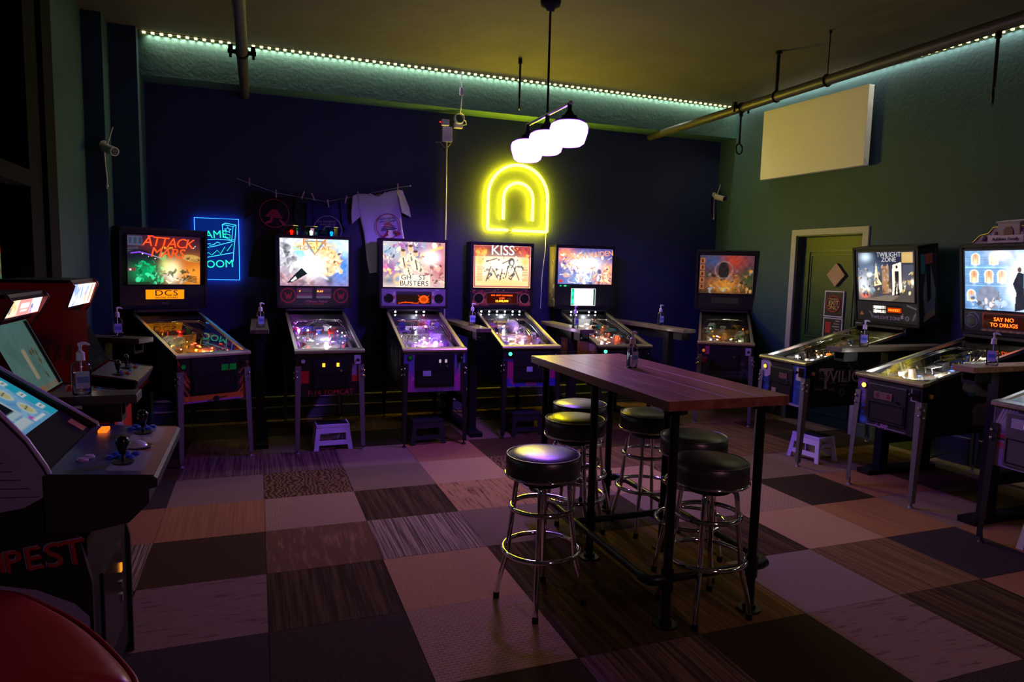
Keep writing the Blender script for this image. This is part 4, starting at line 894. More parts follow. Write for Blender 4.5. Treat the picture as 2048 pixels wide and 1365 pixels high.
# ---- 5: pale crowded backglass with blue corners, white lcd screen
def bg5(a):
    a.vgrad((0.10, 0.10, 0.35), (0.06, 0.05, 0.25)); a.blob(0.12, 0.82, 0.2, 0.22, (0.95, 0.25, 0.08)).blob(0.92, 0.42, 0.14, 0.2, (0.95, 0.35, 0.10)).blob(0.85, 0.15, 0.25, 0.2, (0.75, 0.3, 0.12)).blob(0.45, 0.15, 0.3, 0.2, (0.25, 0.35, 0.6))
    a.busy(70, [(1, 0.9, 0.75), (0.95, 0.75, 0.5), (0.12, 0.15, 0.4), (1, 0.95, 0.9), (0.6, 0.35, 0.25)], 0.04, 0.96, 0.05, 0.85, (0.02, 0.07)); a.blob(0.5, 0.55, 0.32, 0.28, (1.3, 1.2, 1.05), 1.0)
    a.busy(30, [(0.15, 0.2, 0.45), (0.6, 0.75, 0.95), (0.95, 0.95, 1.0)], 0.15, 0.6, 0.02, 0.32, (0.02, 0.06)); a.busy(44, [(0.8, 0.25, 0.1), (0.2, 0.05, 0.05), (1, 0.6, 0.3), (0.05, 0.05, 0.2)], 0.60, 1.0, 0.02, 0.5, (0.012, 0.045)); a.busy(40, [(1, 0.9, 0.7), (0.08, 0.06, 0.25), (0.85, 0.45, 0.2), (0.5, 0.12, 0.06)], 0.03, 0.4, 0.35, 0.8, (0.012, 0.04)); a.disc(0.06, 0.08, 0.04, 0.04, (0.5, 0.05, 0.05)).grain(0.12)
def lcd(a): a.fill((1, 1, 1)); a.rect(0, 0.13, 0, 1, (0.0, 0.20, 0.10)); a.blob(0.05, 0.72, 0.05, 0.2, (0.02, 0.8, 0.4)).blob(0.06, 0.25, 0.06, 0.15, (0.02, 0.9, 0.45)); a.rect(0.9, 1, 0, 1, (0.02, 0.05, 0.05))
def f5(a): a.fill((0.32, 0.17, 0.10)); a.busy(70, [(0.45, 0.25, 0.15), (0.2, 0.1, 0.06), (0.6, 0.5, 0.45), (0.1, 0.06, 0.05)], size=(0.03, 0.1))
def sd5(a): a.fill((0.10, 0.05, 0.07)); a.blob(0.5, 0.6, 0.4, 0.4, (0.32, 0.09, 0.04), 0.9).busy(30, [(0.35, 0.10, 0.03), (0.22, 0.15, 0.26), (0.12, 0.03, 0.02)], size=(0.03, 0.09))
def ex5(R, bb, hb, bw):
    a = Art(0.20, 0.68, 40, 2); a.fill((0.05, 0.045, 0.03)); a.blob(0.5, 0.55, 0.4, 0.35, (0.45, 0.40, 0.16)).busy(26, [(0.6, 0.52, 0.2), (0.12, 0.10, 0.04), (0.3, 0.26, 0.1)], size=(0.05, 0.2))
    a.build('backbox_side_art', art_print(0.4), bb, (-bw - 0.0015, 0.117, 0.02), (0, 0, -PI / 2))
ORT = tg('orange_title', (1.0, 0.35, 0.12), 1.6)
pinball(3.419, 0.470, -3.8, 'pinball machine with bright white lcd screen under a pale crowded backglass', dict(
    id='e', seed=11, glass=(0.333, 0.285, 0.690), bg=bg5, bgs=1.8, field=f5, side=sd5, side_on=(-1,), rail=mat('dark_bronze_trim', (0.22, 0.18, 0.10), 0.4, 0.8), leg=BLACKLEG, door=(0.36, 0.30, 0.545), slots=[(0.06, 0.235, 0.02, 0.03, WSLOT)],
    displays=[(-0.165, 0.135, 0.04, 0.235, lcd, 2.4), (-0.31, -0.17, 0.253, 0.275, lambda a: a.fill((0.0, 0.02, 0.01)).blob(0.1, 0.5, 0.08, 0.5, (0, 0.6, 0.25)).blob(0.5, 0.5, 0.1, 0.6, (0.1, 0.8, 0.4)), 1.5)],
    bb_text=[('IRON MAIDEN', 0.088, 0.07, 0.615, ORT, dict(sx=1.0, ry=-0.12, spacing=0.95))], start=(-0.215, 0.835, GREENL), spots=(-0.17, -0.10, 0.05, 0.13),
    lamps=[(0, 1.0, 1.05, 1.5, (0.9, 0.93, 1.0)), (0.0, 0.55, 0.95, 0.5, (1.0, 0.85, 0.7))], bulbs=[((1, 0.95, 0.9), 8), ((1, 0.1, 0.02), 10)], n_bulb=3, plastics=['black', 'white', 'teal', 'black'], apron=BRZ, extra=ex5,
    toys=[('box', 0.03, -0.02, 0.62, CHROME), ('box', 0.025, 0.06, 0.55, CHROME), ('cyl', 0.04, -0.16, 0.62, mat('silver_toy', (0.6, 0.6, 0.62), 0.3, 0.7)), ('dome', 0.03, 0.13, 0.42, glow('red_flash', (1, 0.08, 0.02), 4))]))

# ---- 6: dim orange jungle backglass in the corner
def bg6(a):
    a.vgrad((0.05, 0.03, 0.02), (0.10, 0.06, 0.10)); a.blob(0.62, 0.85, 0.3, 0.3, (0.55, 0.06, 0.03)).blob(0.25, 0.85, 0.2, 0.2, (0.06, 0.10, 0.25)).blob(0.5, 0.25, 0.35, 0.25, (0.8, 0.28, 0.04)).blob(0.9, 0.4, 0.15, 0.3, (0.06, 0.09, 0.03))
    a.busy(60, [(0.6, 0.15, 0.03), (0.05, 0.07, 0.02), (0.8, 0.4, 0.1), (0.03, 0.02, 0.02), (0.3, 0.2, 0.2)], 0.15, 1.0, 0.05, 0.6, (0.02, 0.05)); a.disc(0.45, 0.6, 0.10, 0.24, (0.03, 0.02, 0.02)).ring(0.45, 0.62, 0.22, 0.03, (0.35, 0.25, 0.25), 0.7)
    for k in range(5): a.rect(0.0, 0.10, 0.10 + 0.17 * k, 0.25 + 0.17 * k, (0.45, 0.15, 0.06)); a.rect(0.03, 0.07, 0.13 + 0.17 * k, 0.22 + 0.17 * k, (0.08, 0.02, 0.01))
    a.blob(0.48, 0.12, 0.12, 0.06, (0.9, 0.6, 0.1)).busy(14, [(0.4, 0.4, 0.45), (0.7, 0.2, 0.05)], 0.15, 0.8, 0.02, 0.18, (0.02, 0.05)).grain(0.15)
def f6(a): a.fill((0.08, 0.06, 0.07)); a.busy(60, [(0.4, 0.3, 0.3), (0.3, 0.15, 0.05), (0.05, 0.1, 0.05), (0.5, 0.5, 0.55)], v1=0.5, size=(0.03, 0.08))
def fr6(a): a.fill((0.008, 0.008, 0.012)); a.rect(0.13, 0.21, 0.70, 0.95, (0.40, 0.06, 0.13)); a.rect(0.07, 0.16, 0.45, 0.62, (0.35, 0.03, 0.07)); a.busy(16, [(0.03, 0.05, 0.14), (0.05, 0.04, 0.08)], 0.08, 0.24, 0.12, 0.45, (0.02, 0.05)); a.busy(16, [(0.07, 0.05, 0.09), (0.04, 0.03, 0.06)], 0.78, 0.98, 0.12, 0.5, (0.02, 0.05)); a.rect(0.36, 0.46, 0.28, 0.46, (0.30, 0.10, 0.20)); a.rect(0.52, 0.74, 0.62, 0.80, (0.05, 0.02, 0.05))
DT = mat('faint_lettering', (0.07, 0.07, 0.09), 0.5)
pinball(4.692, 0.543, -36.0, 'dark pinball machine with dim orange backglass standing alone near the far corner', dict(
    id='f', lean=4, seed=13, glass=(0.315, 0.20, 0.665), bg=bg6, bgs=0.75, field=f6, front=fr6, leg=GREYLEG, lockm=mat('bronze_lockbar', (0.5, 0.36, 0.2), 0.35, 0.8), displays=[(-0.16, 0.16, 0.08, 0.15, lambda a: a.fill((0.012, 0.01, 0.012)), 1.0)],
    front_text=[('WHERE YOU ARE THE', 0.036, 0.02, 0.575, DT), ('ENDANGERED SPECIES', 0.036, 0.02, 0.535, DT)], door=(0.31, 0.24, 0.595), start=(-0.225, 0.80, glow('dim_orange_button', (1.0, 0.2, 0.05), 0.6)), plate=mat('pale_plate', (0.45, 0.42, 0.5), 0.5),
    lamps=[(-0.1, 0.2, 0.88, 0.28, (0.9, 0.9, 1.0)), (0.15, 0.2, 0.88, 0.25, (0.9, 1.0, 0.6)), (0, 0.5, 0.94, 0.12, (1, 0.4, 0.1))], bulbs=[((0.9, 0.95, 1.0), 7), ((1, 0.3, 0.03), 3), ((0.7, 1.0, 0.1), 3)], n_bulb=3, plastics=['white', 'orange', 'black', 'green'], toys=[('cyl', 0.03, 0.0, 0.4, mat('orange_toy', (0.6, 0.25, 0.05), 0.5))]))

# ---- 7: night scene backglass with a dark standing figure and open white door
def bg7(a):
    a.vgrad((0.07, 0.055, 0.045), (0.006, 0.010, 0.04)); a.blob(0.15, 0.90, 0.12, 0.12, (0.55, 0.7, 0.85)).blob(0.10, 0.35, 0.14, 0.25, (0.65, 0.68, 0.75)).blob(0.12, 0.22, 0.1, 0.06, (1.2, 1.2, 1.2)).blob(0.12, 0.10, 0.08, 0.06, (0.9, 0.15, 0.05)).blob(0.2, 0.65, 0.3, 0.2, (0.10, 0.16, 0.26), 0.8)
    a.busy(44, [(0.03, 0.05, 0.14), (0.5, 0.38, 0.22), (0.012, 0.012, 0.02), (0.12, 0.2, 0.3)], 0.0, 0.6, 0.1, 0.7, (0.015, 0.05))
    a.poly([(0.30, 0.40), (0.34, 0.78), (0.38, 0.45), (0.44, 0.34), (0.30, 0.30)], (0.95, 0.75, 0.40)).rect(0.44, 0.57, 0.15, 0.72, (0.30, 0.16, 0.08)).busy(16, [(0.6, 0.35, 0.15), (0.1, 0.05, 0.03), (0.4, 0.3, 0.25)], 0.44, 0.58, 0.15, 0.72, (0.02, 0.04))
    a.poly([(0.62, 0.12), (0.63, 0.74), (0.78, 0.80), (0.79, 0.20)], (0.85, 0.72, 0.58)).rect(0.79, 0.98, 0.78, 1.0, (0.6, 0.38, 0.12), 0.8).rect(0.8, 1, 0.25, 0.75, (0.06, 0.06, 0.09)).busy(18, [(0.5, 0.35, 0.1), (0.8, 0.7, 0.4), (0.08, 0.06, 0.05)], 0.8, 1, 0.15, 0.6, (0.02, 0.05)).blob(0.97, 0.40, 0.03, 0.06, (1.3, 1.2, 0.9))
    a.disc(0.705, 0.70, 0.018, 0.035, (0.02, 0.015, 0.015)).poly([(0.67, 0.62), (0.74, 0.62), (0.735, 0.38), (0.75, 0.12), (0.715, 0.12), (0.705, 0.36), (0.68, 0.12), (0.65, 0.12), (0.675, 0.38)], (0.008, 0.008, 0.01)); a.poly([(0.1, 0), (0.6, 0), (0.75, 0.12), (0.5, 0.12)], (0.20, 0.16, 0.12), 0.6).busy(30, [(0.5, 0.32, 0.12), (0.03, 0.03, 0.05), (0.25, 0.35, 0.45), (0.02, 0.02, 0.03)], 0.0, 0.44, 0.05, 0.65, (0.012, 0.04))
def pn7(a): a.fill((0.012, 0.012, 0.016)); a.poly([(0.05, 0.3), (0.09, 0.5), (0.12, 0.28)], (0.5, 0.2, 0.03)); a.line((0.22, 0.5), (0.27, 0.3), 0.05, (0.18, 0.18, 0.2)); a.rect(0.74, 0.78, 0.2, 0.5, (0.35, 0.35, 0.38)); a.ring(0.84, 0.25, 0.09, 0.04, (0.3, 0.3, 0.33)); a.line((0.93, 0.2), (0.97, 0.5), 0.06, (0.2, 0.2, 0.22)); a.line((0.85, 0.9), (0.98, 0.75), 0.05, (0.25, 0.25, 0.26))
def dm7(a): a.fill((0.010, 0.008, 0.008)); a.rect(0.52, 0.99, 0.25, 0.75, (0.55, 0.04, 0.0)); a.rect(0.02, 0.48, 0.10, 0.46, (0.5, 0.45, 0.35)); a.rect(0.02, 0.48, 0.54, 0.90, (0.5, 0.45, 0.35))
def fr7(a):
    a.fill((0.015, 0.016, 0.02)); a.mixin(((a.U < 0.20) | (a.U > 0.74)).astype(float), (0.02, 0.05, 0.22)); a.busy(30, [(0.03, 0.08, 0.35), (0.06, 0.14, 0.4), (0.01, 0.02, 0.08)], 0.74, 1, 0.1, 1, (0.02, 0.06)); a.busy(20, [(0.03, 0.08, 0.35), (0.01, 0.02, 0.08)], 0.0, 0.2, 0.1, 0.6, (0.02, 0.06)); a.rect(0.22, 0.74, 0.12, 1, (0.012, 0.012, 0.014))
    for k in range(4): a.ring(0.115, 0.77, 0.045 + 0.05 * k, 0.028, (0.55, 0.5, 0.5))
    for k in range(6): a.rect(0.28, 0.68, 0.90 - 0.145 * k, 0.915 - 0.145 * k, (0.16, 0.14, 0.08))
    a.rect(0.80, 0.96, 0.62, 0.92, (0.45, 0.40, 0.32)); a.rect(0.0, 1, 0.0, 0.06, (0.25, 0.22, 0.28))
def sd7(a):
    for k in range(26): u = a.r.uniform(0.03, 0.5); v = a.r.uniform(0.6, 1.0); a.line((u, v), (u + 0.03, v - 0.08), 0.008, (0.14, 0.12, 0.12))
    for k in range(5): a.line((0.0, 0.60 - 0.06 * k), (0.75, 0.72 - 0.08 * k), 0.006, (0.16, 0.12, 0.18))
    a.ring(0.30, 0.26, 0.07, 0.04, (0.22, 0.20, 0.32)); a.poly([(0.10, 0.52), (0.13, 0.40), (0.22, 0.36), (0.20, 0.30), (0.11, 0.36)], (0.09, 0.08, 0.14)); a.poly([(0.46, 0.42), (0.52, 0.44), (0.58, 0.20), (0.52, 0.16)], (0.16, 0.15, 0.15)); a.blob(0.75, 0.85, 0.12, 0.2, (0.28, 0.14, 0.05), 0.8)
def f7(a): a.fill((0.12, 0.10, 0.09)); a.blob(0.5, 0.25, 0.4, 0.15, (0.4, 0.38, 0.4)); a.busy(70, [(0.6, 0.6, 0.65), (0.3, 0.2, 0.08), (0.05, 0.06, 0.1), (0.5, 0.1, 0.05), (0.1, 0.15, 0.35)], size=(0.03, 0.08))
def ex7(R, bb, hb, bw):
    a = Art(0.20, 0.62, 40, 4); a.fill((0.015, 0.018, 0.03)); a.poly([(0.5, 1.0), (0.15, 0.45), (0.25, 0.05), (0.8, 0.1), (0.9, 0.45)], (0.10, 0.13, 0.22)); a.poly([(0.35, 0.85), (0.6, 0.85), (0.62, 0.35), (0.4, 0.3)], (0.012, 0.012, 0.02)); a.rect(0.3, 0.75, 0.85, 1.0, (0.22, 0.05, 0.05)); a.rect(0.05, 0.3, 0.72, 1, (0.03, 0.12, 0.2)); a.poly([(0.15, 0.02), (0.85, 0.12), (0.8, 0.2), (0.2, 0.12)], (0.25, 0.20, 0.16))
    a.build('backbox_side_art', art_print(0.4), bb, (bw + 0.0015, 0.117, 0.03), (0, 0, PI / 2))
PT = mat('pale_lilac_lettering', (0.40, 0.36, 0.42), 0.5); MT = mat('mauve_lettering', (0.36, 0.26, 0.34), 0.5); WE = tg('white_title', (0.7, 0.68, 0.68), 0.9); WD = tg('white_dots', (1.0, 0.95, 0.8), 4.0); OD = tg('orange_dots', (1.0, 0.12, 0.01), 4.0)
pinball(4.322, -0.727, -91.8, 'pinball machine with night scene backglass and dark figure, nearest the green door', dict(
    id='g', lean=8, seed=15, glass=(0.31, 0.225, 0.675), bg=bg7, bgs=1.7, panel=pn7, front=fr7, side=sd7, side_on=(1,), field=f7, door=(0.29, 0.28, 0.535), lockm=mat('neon_lit_lockbar', (0.75, 0.68, 0.4), 0.3, 0.9), slots=[(0.03, 0.21, 0.10, 0.05, mat('coin_plate_red', (0.12, 0.05, 0.04), 0.5)), (-0.08, 0.06, 0.06, 0.06, mat('dim_sticker', (0.25, 0.16, 0.14), 0.5))],  # yellow neon light on the lockbar is put into its metal colour
    displays=[(-0.15, 0.175, 0.10, 0.185, dm7, 1.0)], bb_text=[('TWILIGHT', 0.062, 0.05, 0.652, WE, dict(sx=0.9)), ('ZONE', 0.058, 0.05, 0.606, WE, {}), ('1)BRB 7', 0.034, -0.072, 0.161, WD, {}), ('2)PHL 6', 0.034, -0.072, 0.123, WD, {}), ('HIGHEST', 0.032, 0.095, 0.142, OD, {}), ('TWILIGHT ZONE', 0.042, 0.0, 0.065, PT, {})],
    side_text=[('T', 0.26, 0.215, 0.745, MT), ('WILIGHT', 0.15, 0.49, 0.765, MT)], front_text=[('ZONE', 0.06, -0.10, 0.515, PT)], start=(-0.218, 0.80, ORL), flipbtn=mat('orange_button', (0.6, 0.22, 0.1), 0.4), extra=ex7,
    lamps=[(-0.05, 0.25, 0.89, 0.8, (0.85, 0.9, 1.0)), (0.05, 0.55, 0.95, 0.4, (1, 0.85, 0.7)), (0, 0.95, 1.03, 0.25, (1.0, 0.9, 0.4))], bulbs=[((0.9, 0.95, 1.0), 14), ((1, 0.15, 0.02), 9), ((1, 0.75, 0.3), 6)], n_bulb=4, plastics=['white', 'orange', 'black', 'blue'],
    toys=[('box', 0.03, -0.1, 0.28, RAMPP), ('dome', 0.022, 0.02, 0.45, glow('orange_dome', (1, 0.2, 0.03), 2.5)), ('cyl', 0.03, -0.05, 0.62, PLASTIC['yellow'])]))

# ---- 8: blue mansion backglass
def bg8(a):
    a.vgrad((0.10, 0.22, 0.42), (0.16, 0.30, 0.50))
    for k in range(26): a.line((0, k / 26.0), (1, k / 26.0), 0.006, (0.07, 0.14, 0.30), 0.7)
    a.rect(0, 0.62, 0.70, 0.735, (0.25, 0.5, 0.75)); a.rect(0, 0.62, 0.40, 0.42, (0.25, 0.45, 0.7))
    for u, v, hh in ((0.14, 0.76, 0.12), (0.37, 0.76, 0.12), (0.12, 0.46, 0.14), (0.31, 0.46, 0.14), (0.47, 0.46, 0.14), (0.08, 0.14, 0.12), (0.72, 0.78, 0.10)):
        a.arch(u, v, 0.12, hh, (0.6, 0.75, 0.9)).arch(u, v + 0.01, 0.085, hh, (0.75, 0.32, 0.15)); a.line((u, v), (u, v + hh + 0.05), 0.008, (0.12, 0.10, 0.2)); a.blob(u, v + 0.04, 0.025, 0.06, (0.95, 0.75, 0.45))
    a.poly([(0.62, 1), (0.66, 0.70), (0.82, 0.70), (0.84, 1)], (0.30, 0.45, 0.65), 0.6); a.poly([(0.84, 0.62), (1, 0.62), (1, 0.8)], (0.10, 0.22, 0.42)); a.rect(0.84, 1, 0.8, 1, (0.02, 0.03, 0.06)); a.arch(0.30, 0.05, 0.30, 0.15, (0.16, 0.18, 0.25)).busy(24, [(0.05, 0.06, 0.10), (0.7, 0.6, 0.55), (0.3, 0.4, 0.55)], 0.02, 0.5, 0.0, 0.22, (0.02, 0.05))
    a.blob(0.72, 0.45, 0.20, 0.42, (1.3, 1.35, 1.4), 1.0).blob(0.45, 0.92, 0.14, 0.1, (1.2, 1.0, 0.85), 0.9).blob(0.9, 0.2, 0.12, 0.2, (0.5, 0.75, 0.95), 0.8)
    a.poly([(0.66, 0.64), (0.75, 0.62), (0.74, 0.40), (0.80, 0.06), (0.62, 0.0), (0.64, 0.30), (0.60, 0.45)], (0.015, 0.015, 0.025)); a.poly([(0.72, 0.62), (0.80, 0.55), (0.78, 0.2), (0.73, 0.3)], (0.05, 0.22, 0.28), 0.8); a.disc(0.68, 0.68, 0.025, 0.045, (0.1, 0.06, 0.05)).disc(0.755, 0.70, 0.025, 0.045, (0.8, 0.65, 0.55)); a.grain(0.1)
def pn8(a):
    a.fill((0.010, 0.010, 0.016))
    for s in (0.12, 0.88):
        for k in range(14): g_ = k * 2 * PI / 14; a.line((s + 0.075 * math.cos(g_), 0.55 + 0.40 * math.sin(g_)), (s + 0.075 * math.cos(g_ + 0.9), 0.55 + 0.40 * math.sin(g_ + 0.9)), 0.025, (0.14, 0.13, 0.24))
    a.rect(0.22, 1, 0.0, 0.12, (0.18, 0.10, 0.10))
    for k in range(9): a.disc(0.26 + 0.08 * k, 0.06, 0.02, 0.045, (0.45, 0.22, 0.06))
    a.rect(0.24, 0.76, 0.2, 0.95, (0.45, 0.05, 0.01)); a.rect(0.255, 0.745, 0.25, 0.90, (0.02, 0.004, 0.004))
def fr8(a):
    a.fill((0.012, 0.012, 0.016)); a.blob(0.09, 0.85, 0.08, 0.12, (0.30, 0.08, 0.40)).blob(0.10, 0.6, 0.05, 0.2, (0.35, 0.2, 0.28)); a.blob(0.1, 0.1, 0.1, 0.08, (0.08, 0.25, 0.65)); a.rect(0.84, 0.96, 0.68, 0.92, (0.35, 0.34, 0.42))
    for k in range(9): v = 0.75 - 0.07 * k; a.line((0.04 + 0.09 * (k % 2), v), (0.13 - 0.09 * (k % 2), v - 0.08), 0.014, (0.03, 0.10, 0.5))
    a.rect(0.18, 0.80, 0.02, 0.05, (0.30, 0.28, 0.34)); a.busy(14, [(0.30, 0.12, 0.34), (0.22, 0.1, 0.28)], 0.32, 0.56, 0.02, 0.09, (0.015, 0.035))
def sd8(a): a.poly([(0.28, 0.98), (0.40, 0.95), (0.58, 0.70), (0.54, 0.66), (0.36, 0.74), (0.28, 0.86)], (0.26, 0.24, 0.30)); a.poly([(0.30, 0.82), (0.36, 0.70), (0.42, 0.74)], (0.05, 0.14, 0.3)); a.rect(0.40, 0.72, 0.10, 0.55, (0.20, 0.13, 0.17)).busy(24, [(0.14, 0.08, 0.12), (0.27, 0.18, 0.22)], 0.40, 0.72, 0.1, 0.55, (0.02, 0.05)); a.poly([(0.58, 0.7), (0.60, 0.78), (0.63, 0.70), (0.60, 0.64)], (0.3, 0.26, 0.22))
def f8(a): a.fill((0.16, 0.13, 0.10)); a.blob(0.4, 0.3, 0.4, 0.2, (0.5, 0.48, 0.45)); a.busy(70, [(0.6, 0.6, 0.6), (0.35, 0.3, 0.15), (0.05, 0.06, 0.25), (0.4, 0.1, 0.05), (0.05, 0.05, 0.05)], size=(0.03, 0.08))
STONE = mat('grey_topper_stone', (0.26, 0.20, 0.27), 0.6, noise=0.25, nscale=40)
GOLDE = mat('gold_edge', (0.5, 0.42, 0.12), 0.35, 0.6)
def ex8(R, bb, hb, bw):
    tp = MB().prism([(-0.30, 0), (0.30, 0), (0.24, 0.06), (0.17, 0.07), (0.13, 0.12), (0.06, 0.12), (0.05, 0.0), (-0.05, 0.0), (-0.06, 0.12), (-0.13, 0.12), (-0.17, 0.07), (-0.24, 0.06)], 'y', 0.08, 0.16)
    tp.build('topper', STONE, bb, (0, 0, hb))
    MB().box(-0.085, 0.085, 0.06, 0.17, 0.0, 0.155).box(-0.095, 0.095, 0.05, 0.18, 0.155, 0.17).build('topper_tower', STONE, bb, (0, 0, hb), bevel=0.004)
    MB().prism([(-0.035, 0.035), (0.035, 0.035), (0.035, 0.10), (0.02, 0.125), (-0.02, 0.125), (-0.035, 0.10)], 'y', 0.054, 0.06).build('topper_window', mat('dark_red_window', (0.10, 0.01, 0.015), 0.4), bb, (0, 0, hb))
    MB().box(-0.15, 0.13, 0.035, 0.05, 0.003, 0.065).build('topper_sign', mat('lilac_sign', (0.42, 0.32, 0.46), 0.5), bb, (0, 0, hb), bevel=0.006)
    text('lettering', 'Addams Family', 0.034, BLK_T, bb, (-0.01, 0.033, hb + 0.034), None, shear=0.2)
    MB().tube([(-0.30, 0.075, 0.01), (-0.24, 0.075, 0.065), (-0.17, 0.075, 0.078), (-0.13, 0.075, 0.125), (-0.06, 0.075, 0.13)], 0.006, 6).tube([(0.30, 0.075, 0.01), (0.24, 0.075, 0.065), (0.17, 0.075, 0.078), (0.13, 0.075, 0.125), (0.06, 0.075, 0.13)], 0.006, 6).build('topper_edge', GOLDE, bb, (0, 0, hb))
    for xx in (-0.21, -0.11, 0.11, 0.21): MB().ball((xx, 0.07, 0.04 + 0.03 * (abs(xx) < 0.15)), 0.022, 10, 6).build('topper_ornament', STONE, bb, (0, 0, hb))
pinball(4.337, -1.801, -91.5, 'pinball machine with blue mansion backglass and grey stone topper', dict(
    id='h', lean=8, seed=17, glass=(0.322, 0.20, 0.675), bg=bg8, bgs=2.1, panel=pn8, front=fr8, side=sd8, side_on=(1,), field=f8, door=(0.33, 0.29, 0.545), doorm=mat('coin_door_dark', (0.02, 0.02, 0.022), 0.35), lockm=mat('neon_lit_lockbar', (0.75, 0.68, 0.4), 0.3, 0.9),
    slots=[(-0.03, 0.205, 0.16, 0.055, mat('coin_plate_brown', (0.16, 0.10, 0.08), 0.4)), (-0.075, 0.205, 0.035, 0.04, mat('coin_insert_red', (0.35, 0.05, 0.03), 0.4)), (0.02, 0.205, 0.035, 0.04, mat('coin_insert_red', (0.35, 0.05, 0.03), 0.4))],
    speakers=[(-0.265, 0.10, 0.05, mat('violet_ring', (0.14, 0.13, 0.24), 0.5))], displays=[(-0.165, 0.165, 0.055, 0.155, lambda a: a.fill((0.03, 0.004, 0.002)), 1.0)],
    bb_text=[('SAY NO', 0.044, 0.0, 0.128, OD, {}), ('TO DRUGS', 0.044, 0.0, 0.083, OD, {})], start=(-0.215, 0.805, YLL), flipbtn=mat('orange_button', (0.6, 0.22, 0.1), 0.4), extra=ex8,
    lamps=[(-0.1, 0.25, 0.89, 0.9, (0.95, 0.95, 1.0)), (0.05, 0.5, 0.95, 0.7, (1.0, 0.93, 0.85)), (0.1, 0.85, 1.01, 0.3, (1.0, 0.85, 0.4))], bulbs=[((0.95, 0.95, 1.0), 16), ((1, 0.8, 0.2), 8), ((0.1, 0.2, 1.0), 6)], n_bulb=4, plastics=['white', 'blue', 'black', 'yellow'],
    toys=[('cyl', 0.03, -0.1, 0.3, mat('bronze_toy', (0.4, 0.25, 0.15), 0.4)), ('box', 0.035, -0.05, 0.55, PLASTIC['black']), ('cyl', 0.018, 0.12, 0.42, PLASTIC['blue'])]))

# ---- 9: grey machine cut by the right edge
def fr9(a):
    a.fill((0.30, 0.26, 0.34)); a.rect(0, 1, 0.55, 1.0, (0.05, 0.04, 0.06)); a.rect(0, 1, 0.47, 0.53, (0.40, 0.02, 0.02)); a.rect(0, 1, 0.43, 0.47, (0.01, 0.01, 0.01))
    for k in range(5): a.line((0.04 + 0.03 * k, 0.72), (0.10 + 0.035 * k, 0.95), 0.022, (0.42, 0.36, 0.45))
    a.blob(0.10, 0.66, 0.07, 0.10, (0.40, 0.34, 0.42)).rect(0.06, 0.14, 0.30, 0.40, (0.5, 0.08, 0.12))
pinball(4.19, -2.955, -91.5, 'grey pinball machine cut off by the right edge of the picture', dict(
    id='i', lean=4, seed=19, bg=bg6, bgs=0.6, front=fr9, field=f6, cab=(0.10, 0.09, 0.11), bbcol=(0.012, 0.012, 0.014), door=(0.40, 0.33, 0.515), doorm=mat('grey_coin_door', (0.10, 0.09, 0.095), 0.4), slots=[(-0.08, 0.265, 0.17, 0.06, mat('coin_plate_lilac', (0.40, 0.37, 0.48), 0.35)), (-0.075, 0.262, 0.035, 0.035, AMBER)], leg=BLACKLEG,
    lamps=[(0, 0.4, 0.92, 0.2, (1, 0.9, 0.8))], bulbs=[((1, 0.9, 0.8), 5)], n_bulb=3, plastics=['white', 'red', 'black', 'blue']))

# ------------------------------------------------------------------ high table
TOPW = wood('red_brown_table_top', (0.22, 0.065, 0.045), (0.42, 0.15, 0.095), 0.33, 1)
tb = empty('high_table', (1.97, -2.2, 0)); tag(tb, 'long high table with red brown wooden top on black pipe legs', 'table')
for k in range(4):
    MB().box(-0.328 + 0.164 * k, -0.328 + 0.164 * (k + 1) - 0.0008, -0.80, 0.80, 1.022, 1.067).build('top_plank', TOPW, tb, bevel=0.0012, bseg=1)
LEGX, LEGY = (-0.247, 0.230), (-0.73, 0.045, 0.73)
for lx in LEGX:
    for ly in LEGY:
        MB().cyl((lx, ly, 0.0), (lx, ly, 1.022), 0.0215, seg=16).build('leg', PIPE, tb)
        m = MB().cyl((lx, ly, 0.0), (lx, ly, 0.010), 0.055, seg=20).cyl((lx, ly, 0.010), (lx, ly, 0.03), 0.032, 0.029, seg=16)
        m.build('floor_flange', PIPE, tb)
        MB().cyl((lx, ly, 1.0), (lx, ly, 1.021), 0.055, seg=20).build('top_flange', PIPE, tb)
        MB().cyl((lx, ly, 0.17), (lx, ly, 0.275), 0.029, seg=16).build('tee_fitting', PIPE, tb)
FZ = 0.222; XO = 0.40
def rail(n, pts, r=0.0185): return MB().tube(pts, r, 12).build(n, PIPE, tb)
for ly in LEGY[:2] + LEGY[2:]:
    rail('cross_rail', [(LEGX[0], ly, FZ), (LEGX[1], ly, FZ)])
for s, lx in ((-1, LEGX[0]), (1, LEGX[1])):
    xo = lx + s * 0.095
    for ly in (LEGY[0], LEGY[2]):
        q = 1 if ly < 0 else -1
        m = MB().tube([(lx, ly, FZ), (lx + s * 0.05, ly, FZ), (lx + s * 0.082, ly + q * 0.010, FZ), (xo, ly + q * 0.045, FZ), (xo, ly + q * 0.07, FZ)], 0.025, 12)
        m.build('elbow_fitting', PIPE, tb)
    rail('foot_rail', [(xo, LEGY[0] + 0.05, FZ), (xo, LEGY[2] - 0.05, FZ)])
    rail('foot_rail_stub', [(lx, LEGY[1], FZ), (xo, LEGY[1], FZ)])

